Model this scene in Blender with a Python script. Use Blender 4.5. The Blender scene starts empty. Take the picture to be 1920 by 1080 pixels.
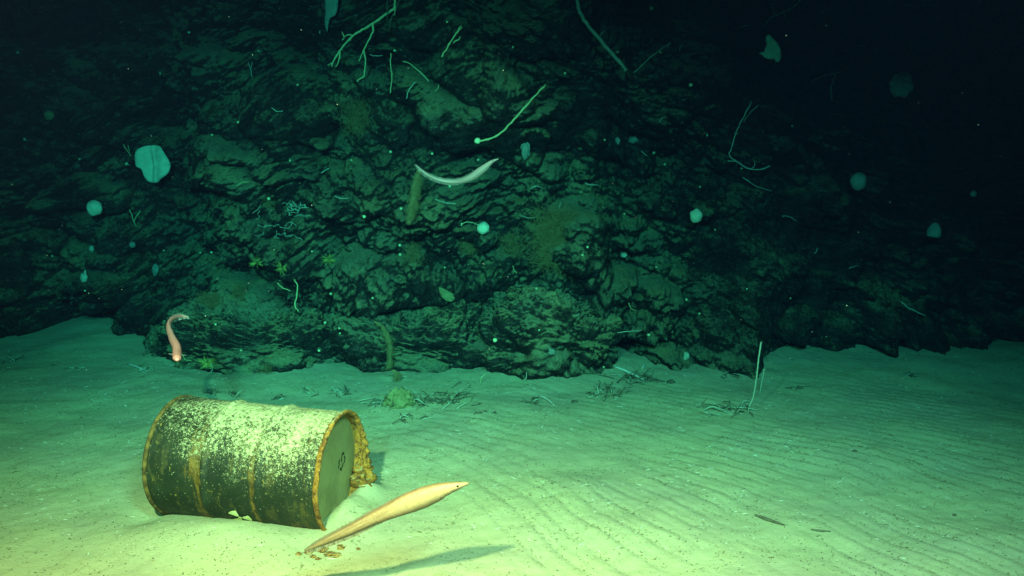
import bpy, math, random
import numpy as np
from mathutils import Vector, Matrix
from mathutils.bvhtree import BVHTree

random.seed(7)
R8 = np.random.default_rng(11)
sc = bpy.context.scene
C = sc.collection

# ------------------------------------------------------------ camera
F = 1663.0; CAMZ = 1.85; PIT = math.radians(10)
cam = bpy.data.cameras.new('camera'); camo = bpy.data.objects.new('camera', cam); C.objects.link(camo)
cam.sensor_width = 36; cam.lens = 36 * F / 1920; cam.clip_end = 300
camo.location = (0, 0, CAMZ); camo.rotation_euler = (math.radians(90) - PIT, 0, 0)
sc.camera = camo

# ------------------------------------------------------------ world: the lightless deep
w = bpy.data.worlds.new('World'); sc.world = w; w.use_nodes = True
bg = w.node_tree.nodes['Background']
bg.inputs[0].default_value = (0.0, 0.25, 0.5, 1); bg.inputs[1].default_value = 0.0012
sc.view_settings.view_transform = 'Standard'; sc.view_settings.look = 'None'
sc.view_settings.exposure = 0.0; sc.view_settings.gamma = 1

# ------------------------------------------------------------ the submersible's floodlights (behind / above the camera)
def spot(name, loc, target, power, col, size, blend, rad):
    l = bpy.data.lights.new(name, 'SPOT'); l.energy = power; l.color = col
    l.spot_size = math.radians(size); l.spot_blend = blend; l.shadow_soft_size = rad
    o = bpy.data.objects.new(name, l); C.objects.link(o); o.location = loc
    o.rotation_euler = (Vector(target) - Vector(loc)).to_track_quat('-Z', 'Y').to_euler()
    return o
spot('floodlight_key', (-0.95, 0.70, 2.85), (-1.20, 3.9, 0.0), 15800, (1.0, 0.142, 0.041), 89, 1.0, 0.06)
spot('floodlight_right', (0.7, 0.4, 3.2), (0.55, 4.35, 0.0), 14500, (1.0, 0.222, 0.094), 80, 1.0, 0.40)
spot('floodlight_camera', (-0.9, -0.2, 2.6), (-1.6, 6.0, 1.4), 12800, (1.0, 0.255, 0.108), 48, 1.0, 0.12)

# ------------------------------------------------------------ noise in numpy
def _h(ix, iy, iz, s):
    h = (ix.astype(np.uint32) * np.uint32(374761393) + iy.astype(np.uint32) * np.uint32(668265263)
         + iz.astype(np.uint32) * np.uint32(2246822519) + np.uint32((s * 3266489917) & 0xffffffff))
    h = (h ^ (h >> np.uint32(13))) * np.uint32(1274126177)
    return h ^ (h >> np.uint32(16))
def noise(x, y, z, s=0):
    fx, fy, fz = np.floor(x), np.floor(y), np.floor(z)
    ix, iy, iz = fx.astype(np.int64), fy.astype(np.int64), fz.astype(np.int64)
    x, y, z = x - fx, y - fy, z - fz
    u, v, w_ = [t * t * t * (t * (t * 6 - 15) + 10) for t in (x, y, z)]
    out = 0
    for dx in (0, 1):
        for dy in (0, 1):
            for dz in (0, 1):
                h = _h(ix + dx, iy + dy, iz + dz, s)
                gx = (h & np.uint32(1023)).astype(np.float32) / 511.5 - 1
                gy = ((h >> np.uint32(10)) & np.uint32(1023)).astype(np.float32) / 511.5 - 1
                gz = ((h >> np.uint32(20)) & np.uint32(1023)).astype(np.float32) / 511.5 - 1
                d = gx * (x - dx) + gy * (y - dy) + gz * (z - dz)
                out = out + d * (u if dx else 1 - u) * (v if dy else 1 - v) * (w_ if dz else 1 - w_)
    return out * 1.5
def fbm(x, y, z, o=4, s=0, g=0.5):
    t = 0; a = 1; f = 1
    for i in range(o):
        t = t + a * noise(x * f, y * f, z * f, s + i * 17); a *= g; f *= 2.03
    return t
def ridged(x, y, z, o=3, s=0):
    t = 0; a = 1; f = 1
    for i in range(o):
        t = t + a * (1 - 2 * np.abs(noise(x * f, y * f, z * f, s + i * 13))); a *= .5; f *= 2.1
    return t
def worley(x, y, z, s=0):
    ix, iy, iz = [np.floor(t).astype(np.int64) for t in (x, y, z)]
    f1 = np.full(x.shape, 9.0); f2 = f1.copy()
    for dx in (-1, 0, 1):
        for dy in (-1, 0, 1):
            for dz in (-1, 0, 1):
                a, b, c = ix + dx, iy + dy, iz + dz
                h = _h(a, b, c, s)
                px = a + (h & np.uint32(1023)) / 1023.; py = b + ((h >> np.uint32(10)) & np.uint32(1023)) / 1023.
                pz = c + ((h >> np.uint32(20)) & np.uint32(1023)) / 1023.
                d = np.sqrt((x - px) ** 2 + (y - py) ** 2 + (z - pz) ** 2)
                f2 = np.minimum(f2, np.maximum(f1, d)); f1 = np.minimum(f1, d)
    return f1, f2
def sstep(a, b, x):
    t = np.clip((x - a) / (b - a), 0, 1); return t * t * (3 - 2 * t)

# ------------------------------------------------------------ tagging and mesh helpers
def tag(o, label=None, cat=None, group=None, kind=None):
    if label: o['label'] = label
    if cat: o['category'] = cat
    if group: o['group'] = group
    if kind: o['kind'] = kind
    return o
def mesh(name, V, Fc, m, parent=None, smooth=True, link=True):
    me = bpy.data.meshes.new(name)
    V = np.asarray(V, dtype=np.float32)
    if isinstance(Fc, np.ndarray):
        n, k = Fc.shape
        me.vertices.add(len(V)); me.vertices.foreach_set('co', V.ravel())
        me.loops.add(n * k); me.loops.foreach_set('vertex_index', Fc.astype(np.int32).ravel())
        me.polygons.add(n); me.polygons.foreach_set('loop_start', np.arange(0, n * k, k, dtype=np.int32))
        me.update(calc_edges=True)
    else:
        me.from_pydata([tuple(map(float, v)) for v in V], [], Fc)
    me.polygons.foreach_set('use_smooth', [smooth] * len(me.polygons))
    me.materials.append(m)
    o = bpy.data.objects.new(name, me)
    if link: C.objects.link(o)
    if parent: o.parent = parent
    return o
def empty(name, loc=(0, 0, 0)):
    o = bpy.data.objects.new(name, None); C.objects.link(o); o.location = loc; o.empty_display_size = .05
    return o
class MB:
    """collects shapes that end up in one mesh"""
    def __init__(s): s.V = []; s.F = []
    def add(s, V, Fc):
        b = len(s.V); s.V += [tuple(v) for v in V]; s.F += [tuple(i + b for i in f) for f in Fc]
    def tube(s, pts, rad, seg=7, wob=0.0):
        pts = [Vector(p) for p in pts]; n = len(pts)
        rad = rad if hasattr(rad, '__len__') else [rad] * n
        V = []; Fc = []; ref = None
        for i, p in enumerate(pts):
            t = (pts[min(i + 1, n - 1)] - pts[max(i - 1, 0)])
            t = t.normalized() if t.length > 1e-9 else Vector((0, 0, 1))
            if ref is None: ref = t.orthogonal().normalized()
            ref = (ref - t * ref.dot(t)); ref = ref.normalized() if ref.length > 1e-6 else t.orthogonal().normalized()
            b = t.cross(ref)
            for k in range(seg):
                a = 2 * math.pi * k / seg; r = rad[i] * (1 + wob * random.uniform(-1, 1))
                V.append(p + ref * (math.cos(a) * r) + b * (math.sin(a) * r))
        for i in range(n - 1):
            for k in range(seg):
                k2 = (k + 1) % seg
                Fc.append((i * seg + k, i * seg + k2, (i + 1) * seg + k2, (i + 1) * seg + k))
        Fc.append(tuple(range(seg))[::-1]); Fc.append(tuple((n - 1) * seg + k for k in range(seg)))
        s.add(V, Fc); return s
    def build(s, name, m, parent=None, smooth=True):
        return mesh(name, s.V, s.F, m, parent, smooth)
def smooth_path(pts, n=6):
    """Catmull-Rom through the points"""
    P = [np.array(p, float) for p in pts]; P = [2 * P[0] - P[1]] + P + [2 * P[-1] - P[-2]]
    out = []
    for i in range(1, len(P) - 2):
        for k in range(n):
            t = k / n
            out.append(.5 * ((2 * P[i]) + (-P[i - 1] + P[i + 1]) * t + (2 * P[i - 1] - 5 * P[i] + 4 * P[i + 1] - P[i + 2]) * t * t
                             + (-P[i - 1] + 3 * P[i] - 3 * P[i + 1] + P[i + 2]) * t ** 3))
    out.append(P[-2]); return out
def grid_faces(nu, nv):
    i = np.arange(nu * nv).reshape(nv, nu)
    return np.stack([i[:-1, :-1], i[:-1, 1:], i[1:, 1:], i[1:, :-1]], -1).reshape(-1, 4)

# direction of the view ray through photograph pixel (1920 wide)
def ray(px, py):
    x = (px - 960) / F; u = (540 - py) / F
    return Vector((x, math.cos(PIT) + u * math.sin(PIT), -math.sin(PIT) + u * math.cos(PIT)))
CAM = Vector((0, 0, CAMZ))
def at(px, py, y):
    d = ray(px, py); return CAM + d * (y / d.y)

# ------------------------------------------------------------ materials
def nodes(name):
    m = bpy.data.materials.new(name); m.use_nodes = True; nt = m.node_tree
    return m, nt, nt.nodes['Principled BSDF']
class NT:
    def __init__(s, nt): s.nt = nt
    def n(s, t, **k):
        o = s.nt.nodes.new(t)
        for a, b in k.items(): setattr(o, a, b)
        return o
    def link(s, a, b): s.nt.links.new(a, b)
    def val(s, sock, v):
        if hasattr(v, 'is_output') or isinstance(v, bpy.types.NodeSocket): s.link(v, sock)
        else: sock.default_value = v
    def noise(s, vec, scale, detail=4, rough=.55, dist=0):
        o = s.n('ShaderNodeTexNoise'); s.link(vec, o.inputs['Vector']); o.inputs['Scale'].default_value = scale
        o.inputs['Detail'].default_value = detail; o.inputs['Roughness'].default_value = rough; o.inputs['Distortion'].default_value = dist
        return o.outputs['Fac']
    def vor(s, vec, scale, feat='F1'):
        o = s.n('ShaderNodeTexVoronoi', feature=feat); s.link(vec, o.inputs['Vector']); o.inputs['Scale'].default_value = scale
        return o.outputs['Distance']
    def math(s, op, a, b=0.0, c=0.0, clamp=False):
        o = s.n('ShaderNodeMath', operation=op, use_clamp=clamp)
        for i, v in enumerate((a, b, c)): s.val(o.inputs[i], v)
        return o.outputs[0]
    def step(s, x, a, b, lo=0.0, hi=1.0):
        o = s.n('ShaderNodeMapRange', interpolation_type='SMOOTHSTEP'); s.val(o.inputs['Value'], x)
        for k, v in (('From Min', a), ('From Max', b), ('To Min', lo), ('To Max', hi)): o.inputs[k].default_value = v
        return o.outputs['Result']
    def mix(s, f, a, b):
        o = s.n('ShaderNodeMix', data_type='RGBA')
        s.val(o.inputs[0], f)
        for i, v in ((6, a), (7, b)):
            if isinstance(v, tuple): o.inputs[i].default_value = (*v, 1)
            else: s.link(v, o.inputs[i])
        return o.outputs[2]
    def bump(s, h, strength, dist, prev=None):
        o = s.n('ShaderNodeBump'); s.link(h, o.inputs['Height']); o.inputs['Strength'].default_value = strength
        o.inputs['Distance'].default_value = dist
        if prev: s.link(prev, o.inputs['Normal'])
        return o.outputs[0]
    def pos(s): return s.n('ShaderNodeNewGeometry').outputs['Position']
    def obj(s): return s.n('ShaderNodeTexCoord').outputs['Object']
    def sep(s, v):
        o = s.n('ShaderNodeSeparateXYZ'); s.link(v, o.inputs[0]); return o.outputs
    def vmul(s, v, k):
        o = s.n('ShaderNodeVectorMath', operation='MULTIPLY'); s.link(v, o.inputs[0]); o.inputs[1].default_value = k; return o.outputs[0]

SED = (.50, .47, .28); SED2 = (.36, .34, .18)
def mat_sand():
    m, nt, b = nodes('sediment'); N = NT(nt); p = N.pos()
    tr = N.n('ShaderNodeAttribute', attribute_name='trough').outputs['Fac']
    col = N.mix(N.step(N.noise(p, 1.3, 4), .35, .7), SED, (.43, .40, .27))
    col = N.mix(N.step(N.noise(p, 9, 5, .65), .5, .78, 0, .5), col, SED2)
    # brown organic flecks, denser in ripple troughs
    fl = N.noise(p, 60, 3, .7)
    cl = N.noise(p, 5, 3, .6)
    thr = N.math('SUBTRACT', N.math('ADD', fl, N.math('MULTIPLY', N.math('SUBTRACT', cl, .5), .35)), N.math('MULTIPLY', N.math('SUBTRACT', 1.0, tr), .10))
    col = N.mix(N.step(thr, .50, .62, 0, .85), col, (.15, .13, .055))
    wf = N.noise(p, 95, 2, .5)
    col = N.mix(N.step(wf, .73, .77, 0, .6), col, (.62, .6, .5))
    N.link(col, b.inputs['Base Color']); b.inputs['Roughness'].default_value = .95
    b.inputs['Specular IOR Level'].default_value = .1
    bb = N.bump(N.noise(p, 28, 7, .72), .5, .016)
    bb = N.bump(N.noise(p, 150, 3, .6), .3, .003, bb)
    N.link(bb, b.inputs['Normal']); return m
def mat_rock(name, warm=0.0, sedlo=.49, sedhi=.72):
    m, nt, b = nodes(name); N = NT(nt); p = N.pos()
    g = N.n('ShaderNodeNewGeometry').outputs['Normal']
    dn = N.noise(p, 19, 9, .80, 0)
    dn2 = N.noise(N.vmul(p, (.9, .9, 1.2)), 75, 4, .7, 0)
    bu = N.bump(dn, 1.0, .08); bu = N.bump(dn2, .8, .02, bu)
    nz = N.sep(bu)[2]; gz = N.sep(g)[2]
    big = N.noise(p, 1.3, 4, .55)
    rock = N.mix(N.step(N.noise(p, 7, 6, .7), .4, .7), (.008, .009, .009), (.05, .052, .045))
    rock = N.mix(N.step(N.noise(p, 2.2, 4, .6), .55, .72, 0, .6), rock, (.07, .055, .035))
    s = N.math('ADD', N.math('MULTIPLY', nz, .55), N.math('MULTIPLY', gz, .45))
    s = N.math('ADD', s, N.math('MULTIPLY', N.math('SUBTRACT', big, .5), 1.5))
    s = N.math('ADD', s, N.math('MULTIPLY', N.math('SUBTRACT', N.noise(p, 34, 6, .75), .5), 1.2))
    px = N.sep(p)[0]          # sediment thinned towards both sides, painting the lamps' falloff into the rock colour
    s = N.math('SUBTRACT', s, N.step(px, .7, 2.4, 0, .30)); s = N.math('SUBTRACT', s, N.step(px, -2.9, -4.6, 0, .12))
    grn = N.noise(p, 130, 4, .85); blot = N.noise(p, 9, 6, .75)
    s = N.math('ADD', s, N.math('MULTIPLY', N.math('SUBTRACT', grn, .5), 1.5)); s = N.math('ADD', s, N.math('MULTIPLY', N.math('SUBTRACT', blot, .5), .9))
    f = N.step(s, sedlo - .06, sedhi + .10)
    sed = N.mix(N.step(N.noise(p, 3.1, 4, .6), .4, .65), (.36, .42, .24), (.56, .55, .25))
    sed = N.mix(N.step(N.noise(p, 60, 4, .7), .45, .75, 0, .7), sed, (.14, .15, .08))
    col = N.mix(f, rock, sed)
    # thin pale crust speckle on bare rock
    col = N.mix(N.step(N.noise(N.vmul(p, (.8, .8, 1.6)), 60, 5, .8), .57, .66, 0, .7), col, (.30, .33, .20))
    N.link(col, b.inputs['Base Color']); b.inputs['Roughness'].default_value = .9
    b.inputs['Specular IOR Level'].default_value = .2
    N.link(bu, b.inputs['Normal']); return m
def mat_plain(name, c1, c2, scale=20, rough=.8, bump=.3, bd=.004, spec=.3, sss=0, detail=4):
    m, nt, b = nodes(name); N = NT(nt); p = N.obj()
    nz = N.noise(p, scale, detail, .6)
    N.link(N.mix(N.step(nz, .3, .7), c1, c2), b.inputs['Base Color'])
    b.inputs['Roughness'].default_value = rough; b.inputs['Specular IOR Level'].default_value = spec
    if sss: b.inputs['Subsurface Weight'].default_value = sss; b.inputs['Subsurface Radius'].default_value = (.02, .02, .02)
    if bump: N.link(N.bump(nz, bump, bd), b.inputs['Normal'])
    return m
M = dict(
    far=mat_plain('dim_sponge', (.24, .30, .25), (.36, .42, .35), 16, .9, .4, .006),  # darker copy of the sponge: weak light far off painted into its colour
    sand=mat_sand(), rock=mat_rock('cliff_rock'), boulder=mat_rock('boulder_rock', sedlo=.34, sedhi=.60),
    sponge=mat_plain('white_sponge', (.50, .56, .38), (.66, .72, .50), 22, .9, .25, .004, .1, .3),
    coral=mat_plain('pale_coral', (.38, .40, .16), (.52, .53, .26), 40, .7, .4, .003),
    whip=mat_plain('whip_coral', (.34, .42, .30), (.45, .52, .38), 40, .7, .3, .002),
    grey=mat_plain('grey_green_coral', (.15, .21, .16), (.22, .28, .21), 40, .8, .3, .002),
    dark=mat_plain('dead_coral', (.05, .05, .035), (.15, .14, .09), 40, .9, .4, .003),
    brown=mat_plain('hydroid', (.20, .16, .06), (.30, .25, .10), 30, .9, 0),
    yellow=mat_plain('yellow_feather_star', (.38, .40, .08), (.48, .45, .12), 30, .9, 0),
    polyp=mat_plain('polyp', (.55, .65, .30), (.7, .75, .42), 30, .6, 0),
    white=mat_plain('white_debris', (.6, .62, .52), (.75, .75, .66), 30, .8, 0),
    dome=mat_plain('yellow_sponge', (.14, .15, .06), (.24, .24, .10), 30, .95, .5, .01),
)

# ------------------------------------------------------------ sea floor
BC = Vector((-1.25, 4.163, .24)); BYAW = -0.2076; BPIT = -0.0273; BL = .88; BR = .292
bax = Vector((math.cos(BYAW), math.sin(BYAW), 0)); bsd = Vector((-math.sin(BYAW), math.cos(BYAW), 0))
RD = (.35, -.937)      # direction the ripple crests run in
def ripple(x, y):
    wx = .12 * noise(x * .9, y * .9, x * 0 + 2.2, 5) + .02 * noise(x * 3, y * 3, x * 0 + 7, 6)
    yy = np.clip(y, 4.2, 5.4) - 4.2
    q = .87 * x + .5 * y + .3 * yy * yy + .72 * np.clip(y - 5.4, 0, 9) + wx
    ph = q / .135
    fr = ph - np.floor(ph)
    amp = sstep(-1.0, .3, x + .15 * (y - 4)) * (1 - sstep(5.6, 6.8, y) * .8)
    amp = amp * (.2 + .8 * sstep(-.45, .35, noise(x * 1.3, y * 1.3, x * 0 + 9, 3))) * (.6 + .4 * sstep(-.4, .3, noise(x * 5, y * 5, x * 0 + 4, 13)))
    tr = np.exp(-((fr - .5) / .10) ** 2)
    h = 1 - tr * .8 - .45 * (fr - .5) * (np.abs(fr - .5) < .5)
    return (h - .5) * amp, tr * amp

def ground(x, y):
    x = np.asarray(x, float); y = np.asarray(y, float)
    o = x * 0
    z = .035 * fbm(x * .7, y * .7, o + .3, 3, 21) + .012 * fbm(x * 3.1, y * 3.1, o + .7, 3, 22) + .003 * fbm(x * 14, y * 14, o + .7, 2, 29)
    r, tr = ripple(x, y)
    z = z + .014 * r
    z = z + .10 * sstep(6.0, 8.6, y) + .05 * sstep(5.6, 7, y) * noise(x * 1.3, y * .8, o + 1, 31)
    # barrel: ridge of sand banked along the front, ramp against the lid, scour on the left
    u = (x - BC.x) * bax.x + (y - BC.y) * bax.y; v = (x - BC.x) * bsd.x + (y - BC.y) * bsd.y
    z = z * (1 - .8 * np.exp(-(u * u / .5 + v * v / .35)))
    z = z + .030 * np.exp(-((u + .02) / .33) ** 2) * np.exp(-((v + .29) / .12) ** 2) * (1 + .3 * noise(x * 9, y * 9, o, 41))
    z = z + .05 * np.exp(-((u + .1) / .5) ** 2 - ((v + .42) / .2) ** 2)
    z = z - .03 * np.exp(-((u + .50) / .09) ** 2 - ((v + .2) / .16) ** 2)
    z = z + .07 * np.exp(-((u - .47) / .07) ** 2 - ((v - .25) / .10) ** 2) + .045 * np.exp(-((u - .45) / .06) ** 2 - ((v - .02) / .16) ** 2) * (1 + .25 * noise(x * 12, y * 12, o, 42))
    z = z + .05 * np.exp(-((u - .52) / .14) ** 2 - ((v + .05) / .2) ** 2)
    z = z - .02 * np.exp(-((u - .45) / .12) ** 2 - ((v + .36) / .08) ** 2)
    return z, tr
xs = np.concatenate([-40 + 33.5 * (np.linspace(0, 1, 60)[:-1]) ** .5, np.arange(-6.5, -3, .05), np.arange(-3, 3, .0125), np.arange(3, 6.5, .04), 6.5 + 40 * np.linspace(0, 1, 60) ** 2])
ys = np.concatenate([np.linspace(-10, 2.9, 40)[:-1], 2.9 + np.cumsum(.010 + .0016 * np.arange(260) ** .5 * 0 + np.linspace(0, .022, 260)), [7.6]])
ys = np.unique(np.concatenate([ys[ys <= 8.2], 8.2 + 42 * np.linspace(0, 1, 70) ** 2]))
X, Y = np.meshgrid(xs, ys); Z, TR = ground(X, Y)
V = np.stack([X, Y, Z], -1).reshape(-1, 3)
sea = mesh('sea_floor', V, grid_faces(len(xs), len(ys)), M['sand']); tag(sea, kind='structure')
at_ = sea.data.attributes.new('trough', 'FLOAT', 'POINT'); at_.data.foreach_set('value', TR.ravel().astype(np.float32))

# ------------------------------------------------------------ rock: shared displacement field (metres towards the viewer)
def rockfield(x, y, z, detail=1.0):
    wx = x + .25 * noise(x * 1.1, y * 1.1, z * 1.1, 51); wz = z + .25 * noise(x * 1.1, y * 1.1, z * 1.1, 52)
    c, s = math.cos(-.22), math.sin(-.22)
    a = wx * c + wz * s; b = -wx * s + wz * c
    f1, f2 = worley(a * 1.5, y * 1.5, b * 2.0, 61)
    d = .22 * (np.clip(f2 - f1, 0, .6)) + .10 * (.7 - f1)
    f1, f2 = worley(a * 4.2 + 3, y * 4.2, b * 5.0, 62)
    d = d + .15 * np.clip(f2 - f1, 0, .5) + .11 * (.6 - f1)
    f1, f2 = worley(a * 11 + 3, y * 11, b * 12, 63)
    d = d + .045 * np.clip(f2 - f1, 0, .5) + .05 * (.6 - f1)
    d = d + .10 * fbm(a * 2.0, y * 2.0, b * 2.3, 5, 71, .6)
    d = d + detail * (.012 * ridged(a * 9, y * 9, b * 10, 3, 72) + .030 * fbm(a * 20, y * 20, b * 22, 3, 73, .8))
    f1, f2 = worley(x * 24, y * 24, z * 28, 64)
    d = d + .022 * (.6 - f1) * (1 + 1.5 * noise(x * 2, y * 2, z * 2, 65))
    # ledges: surface steps back above each, undercut below
    q = b * 2.1 + .9 * noise(a * .7, y * .5, b * .7, 81); fr = q - np.floor(q)
    d = d + .07 * np.where(fr < .8, fr / .8, (1 - fr) / .2 * 1) * (.5 + .8 * noise(a * .9, y, b * .9, 82))
    return d
def lump(x, z, cx, cz, rx, rz, k=1.0, p=2.0):
    """rounded outcrop: bulges to 1 in its middle"""
    r = ((np.abs((x - cx) / rx)) ** p + (np.abs((z - cz) / rz)) ** p)
    return k * np.sqrt(np.clip(1 - r, 0, 1))

# the cliff: base line from the photograph, leaning back
BX = [-14, -6, -4.6, -4.0, -3.2, -2.6, -1.3, 0.2, 0.7, 1.0, 1.3, 1.95, 2.45, 3.4, 5, 8, 16]
BY = [8.9, 7.75, 7.55, 7.85, 7.95, 7.6, 7.3, 7.1, 7.15, 7.40, 7.25, 7.10, 7.35, 7.4, 7.4, 8.2, 11]
def cliff_y(x, z):
    y = np.interp(x, BX, BY) + .10 * noise(x * 1.7, z * .5, x * 0, 91)
    y = y + .30 * z + .22 * np.clip(x - .6, 0, 3) * sstep(.1, 1.8, z)
    o = x * 0
    return y
def px_xz(px, py, y):
    p = at(px, py, y); return p.x, p.z
xs = np.concatenate([np.linspace(-14, -5.2, 60)[:-1], np.arange(-5.2, 2.4, .0095), np.arange(2.4, 6, .025), np.linspace(6, 16, 60)])
zs = np.concatenate([np.arange(-.3, 3.6, .0095), np.linspace(3.6, 6.5, 60)])
X, Zg = np.meshgrid(xs, zs)
Yb = cliff_y(X, Zg)
L = 0 * X
for (px, py, y, rx, rz, k) in [
        (700, 420, 7.3, 1.6, .95, .55),      # big striped outcrop in the middle
        (560, 430, 7.0, .75, .40, .40),
        (420, 320, 7.6, .70, .30, .60),      # pale ledge on the left
        (650, 200, 8.0, .75, .32, .60),      # ledge under the branching coral
        (900, 110, 8.0, 1.5, .95, .75),      # upper central mass
        (820, 470, 7.2, .55, .25, .45),
        (190, 550, 7.9, .42, .16, .50),
        (1190, 580, 7.3, .42, .26, .40),
        (1190, 140, 8.6, .8, .6, .5),
        (1290, 700, 7.2, .7, .25, .35),
        (560, 300, 7.6, .35, .25, .45), (980, 330, 7.4, .35, .3, .35), (1100, 440, 7.3, .5, .3, .35)]:
    cx, cz = px_xz(px, py, y)
    wx = X + .18 * noise(X * 2, Zg * 2, X * 0 + px, 95); wz = Zg + .12 * noise(X * 2, Zg * 2, X * 0 + px + 5, 96)
    L = np.maximum(L, lump(wx, wz, cx, cz, rx, rz, k))
rl = random.Random(77)
S_ = 0 * X
for k in range(190):                                # jumbled blocks and knobs, overlapping
    cx = rl.uniform(-5.4, 5.0); cz = rl.uniform(-.1, 3.5); big = rl.random() ** 2 * (.35 if cx > .75 else 1)
    rx = .12 + .42 * big; rz = rx * rl.uniform(.45, .8); kk = rx * rl.uniform(.5, .95); tl = rl.uniform(-.5, .2)
    mk_ = (np.abs(X - cx) < rx * 2.2) & (np.abs(Zg - cz) < rx * 2.2)
    if not mk_.any(): continue
    x_, z_ = X[mk_], Zg[mk_]
    wx = x_ - cx + .35 * rx * noise(x_ * 1.1 / rx, z_ * 1.1 / rx, x_ * 0 + k, 98) + .1 * rx * noise(x_ * 4 / rx, z_ * 4 / rx, x_ * 0 + k, 99)
    wz = z_ - cz + .35 * rx * noise(x_ * 1.1 / rx, z_ * 1.1 / rx, x_ * 0 + k + 9, 98)
    a_ = wx * math.cos(tl) + wz * math.sin(tl); b_ = -wx * math.sin(tl) + wz * math.cos(tl)
    q = np.abs(a_ / rx) ** 2.6 + np.abs(np.where(b_ > 0, b_ / rz, b_ / (rz * .8))) ** 2.6
    S_[mk_] = np.maximum(S_[mk_], kk * np.clip(1 - q, 0, 1) ** .42)
macro = .30 * fbm(X * .9, Yb * .9, Zg * 1.1, 3, 100)
L = L * (.75 + .25 * noise(X * 1.2, Yb, Zg * 1.2, 101)) + S_ + macro - .15
rgh = .62 + .62 * sstep(-.35, .4, noise(X * 1.1, Yb, Zg * 1.3, 102))
D = rockfield(X, Yb, Zg) * rgh + L
dn = .15 + .25 * noise(X * 1.5, Yb, Zg * 1.5, 97)
V = np.stack([X, Yb - D, Zg - D * dn + .05], -1)
V[..., 2] = np.where(Zg > 5, np.maximum(V[..., 2], Zg - 1), V[..., 2])
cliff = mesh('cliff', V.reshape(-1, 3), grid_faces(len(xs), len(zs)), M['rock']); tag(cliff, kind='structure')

# boulders at the foot, each its own thing
def boulder(px, py, y, rx, ry, rz, label, seed, tilt=0, squash=2.6, res=300):
    c = at(px, py, y)
    nu, nv = res, res // 2
    a = np.linspace(0, 2 * np.pi, nu + 1); b = np.linspace(-np.pi / 2, np.pi / 2, nv)
    A, B = np.meshgrid(a, b)
    e = 2 / squash
    sp = lambda t: np.sign(t) * np.abs(t) ** e
    cb = sp(np.cos(B))
    nx, ny, nz = cb * sp(np.cos(A)), cb * sp(np.sin(A)), sp(np.sin(B))
    x = nx * rx; yy = ny * ry; z = nz * rz
    ct, st = math.cos(tilt), math.sin(tilt)
    x, z = x * ct - z * st, x * st + z * ct
    Xw, Yw, Zw = x + c.x, yy + c.y, z + c.z
    low = .12 * fbm(Xw * 1.6, Yw * 1.6, Zw * 1.6, 3, seed)
    d = rockfield(Xw + seed, Yw, Zw) * .55 - .12 + low
    nrm = np.stack([x / rx ** 2, yy / ry ** 2, z / rz ** 2], -1); nrm /= np.linalg.norm(nrm, axis=-1, keepdims=True) + 1e-9
    V = np.stack([Xw, Yw, Zw], -1) + nrm * d[..., None]
    V[:, -1] = V[:, 0]
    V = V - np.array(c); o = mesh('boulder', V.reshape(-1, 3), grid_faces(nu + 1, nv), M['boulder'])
    o.location = c
    return tag(o, label, 'boulder')
boulder(1020, 640, 6.95, .58, .5, .42, 'large rounded grey boulder at the right end of the rock foot, sand against its base', 3, -.25, res=380)
boulder(790, 650, 7.15, .62, .5, .40, 'flat topped boulder with a pale dusted crown, between two rounder boulders', 8, .05, res=380)
boulder(480, 650, 7.15, .85, .5, .38, 'broad jagged boulder at the left foot of the cliff, behind the barrel', 5, -.10, res=420)
boulder(300, 668, 7.30, .20, .35, .22, 'small dark boulder at the far left corner of the rock foot', 12, .1, res=260)
boulder(1330, 690, 7.35, .60, .3, .12, 'low dark rubble boulder lying in front of the right part of the cliff', 15, .03, res=300)

# surfaces that things get set on
dg = bpy.context.evaluated_depsgraph_get()
def bvh_of(objs):
    VV = []; FF = []
    for o in objs:
        me = o.data; n = len(me.vertices); co = np.empty(n * 3, np.float32); me.vertices.foreach_get('co', co)
        co = co.reshape(-1, 3) + np.array(o.location); k = len(me.polygons)
        idx = np.empty(k * 4, np.int32); me.loops.foreach_get('vertex_index', idx)
        b = sum(len(v) for v in VV); VV.append(co); FF.append(idx.reshape(-1, 4) + b)
    return BVHTree.FromPolygons(np.concatenate(VV).tolist(), np.concatenate(FF).tolist())
rocks = [o for o in C.objects if o.name.startswith(('cliff', 'boulder'))]
bv = bvh_of(rocks + [sea])
def hit(px, py):
    d = ray(px, py).normalized(); p, n, i, t = bv.ray_cast(CAM, d)
    if p is None: p, n = at(px, py, 9), Vector((0, -1, 0))
    return p, n
def gz(x, y): return float(ground(np.array([x]), np.array([y]))[0][0])
def gpt(px, py):
    d = ray(px, py); t = -CAMZ / d.z
    for _ in range(4):
        p = CAM + d * t; t = (gz(p.x, p.y) - CAMZ) / d.z
    return CAM + d * t

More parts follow.
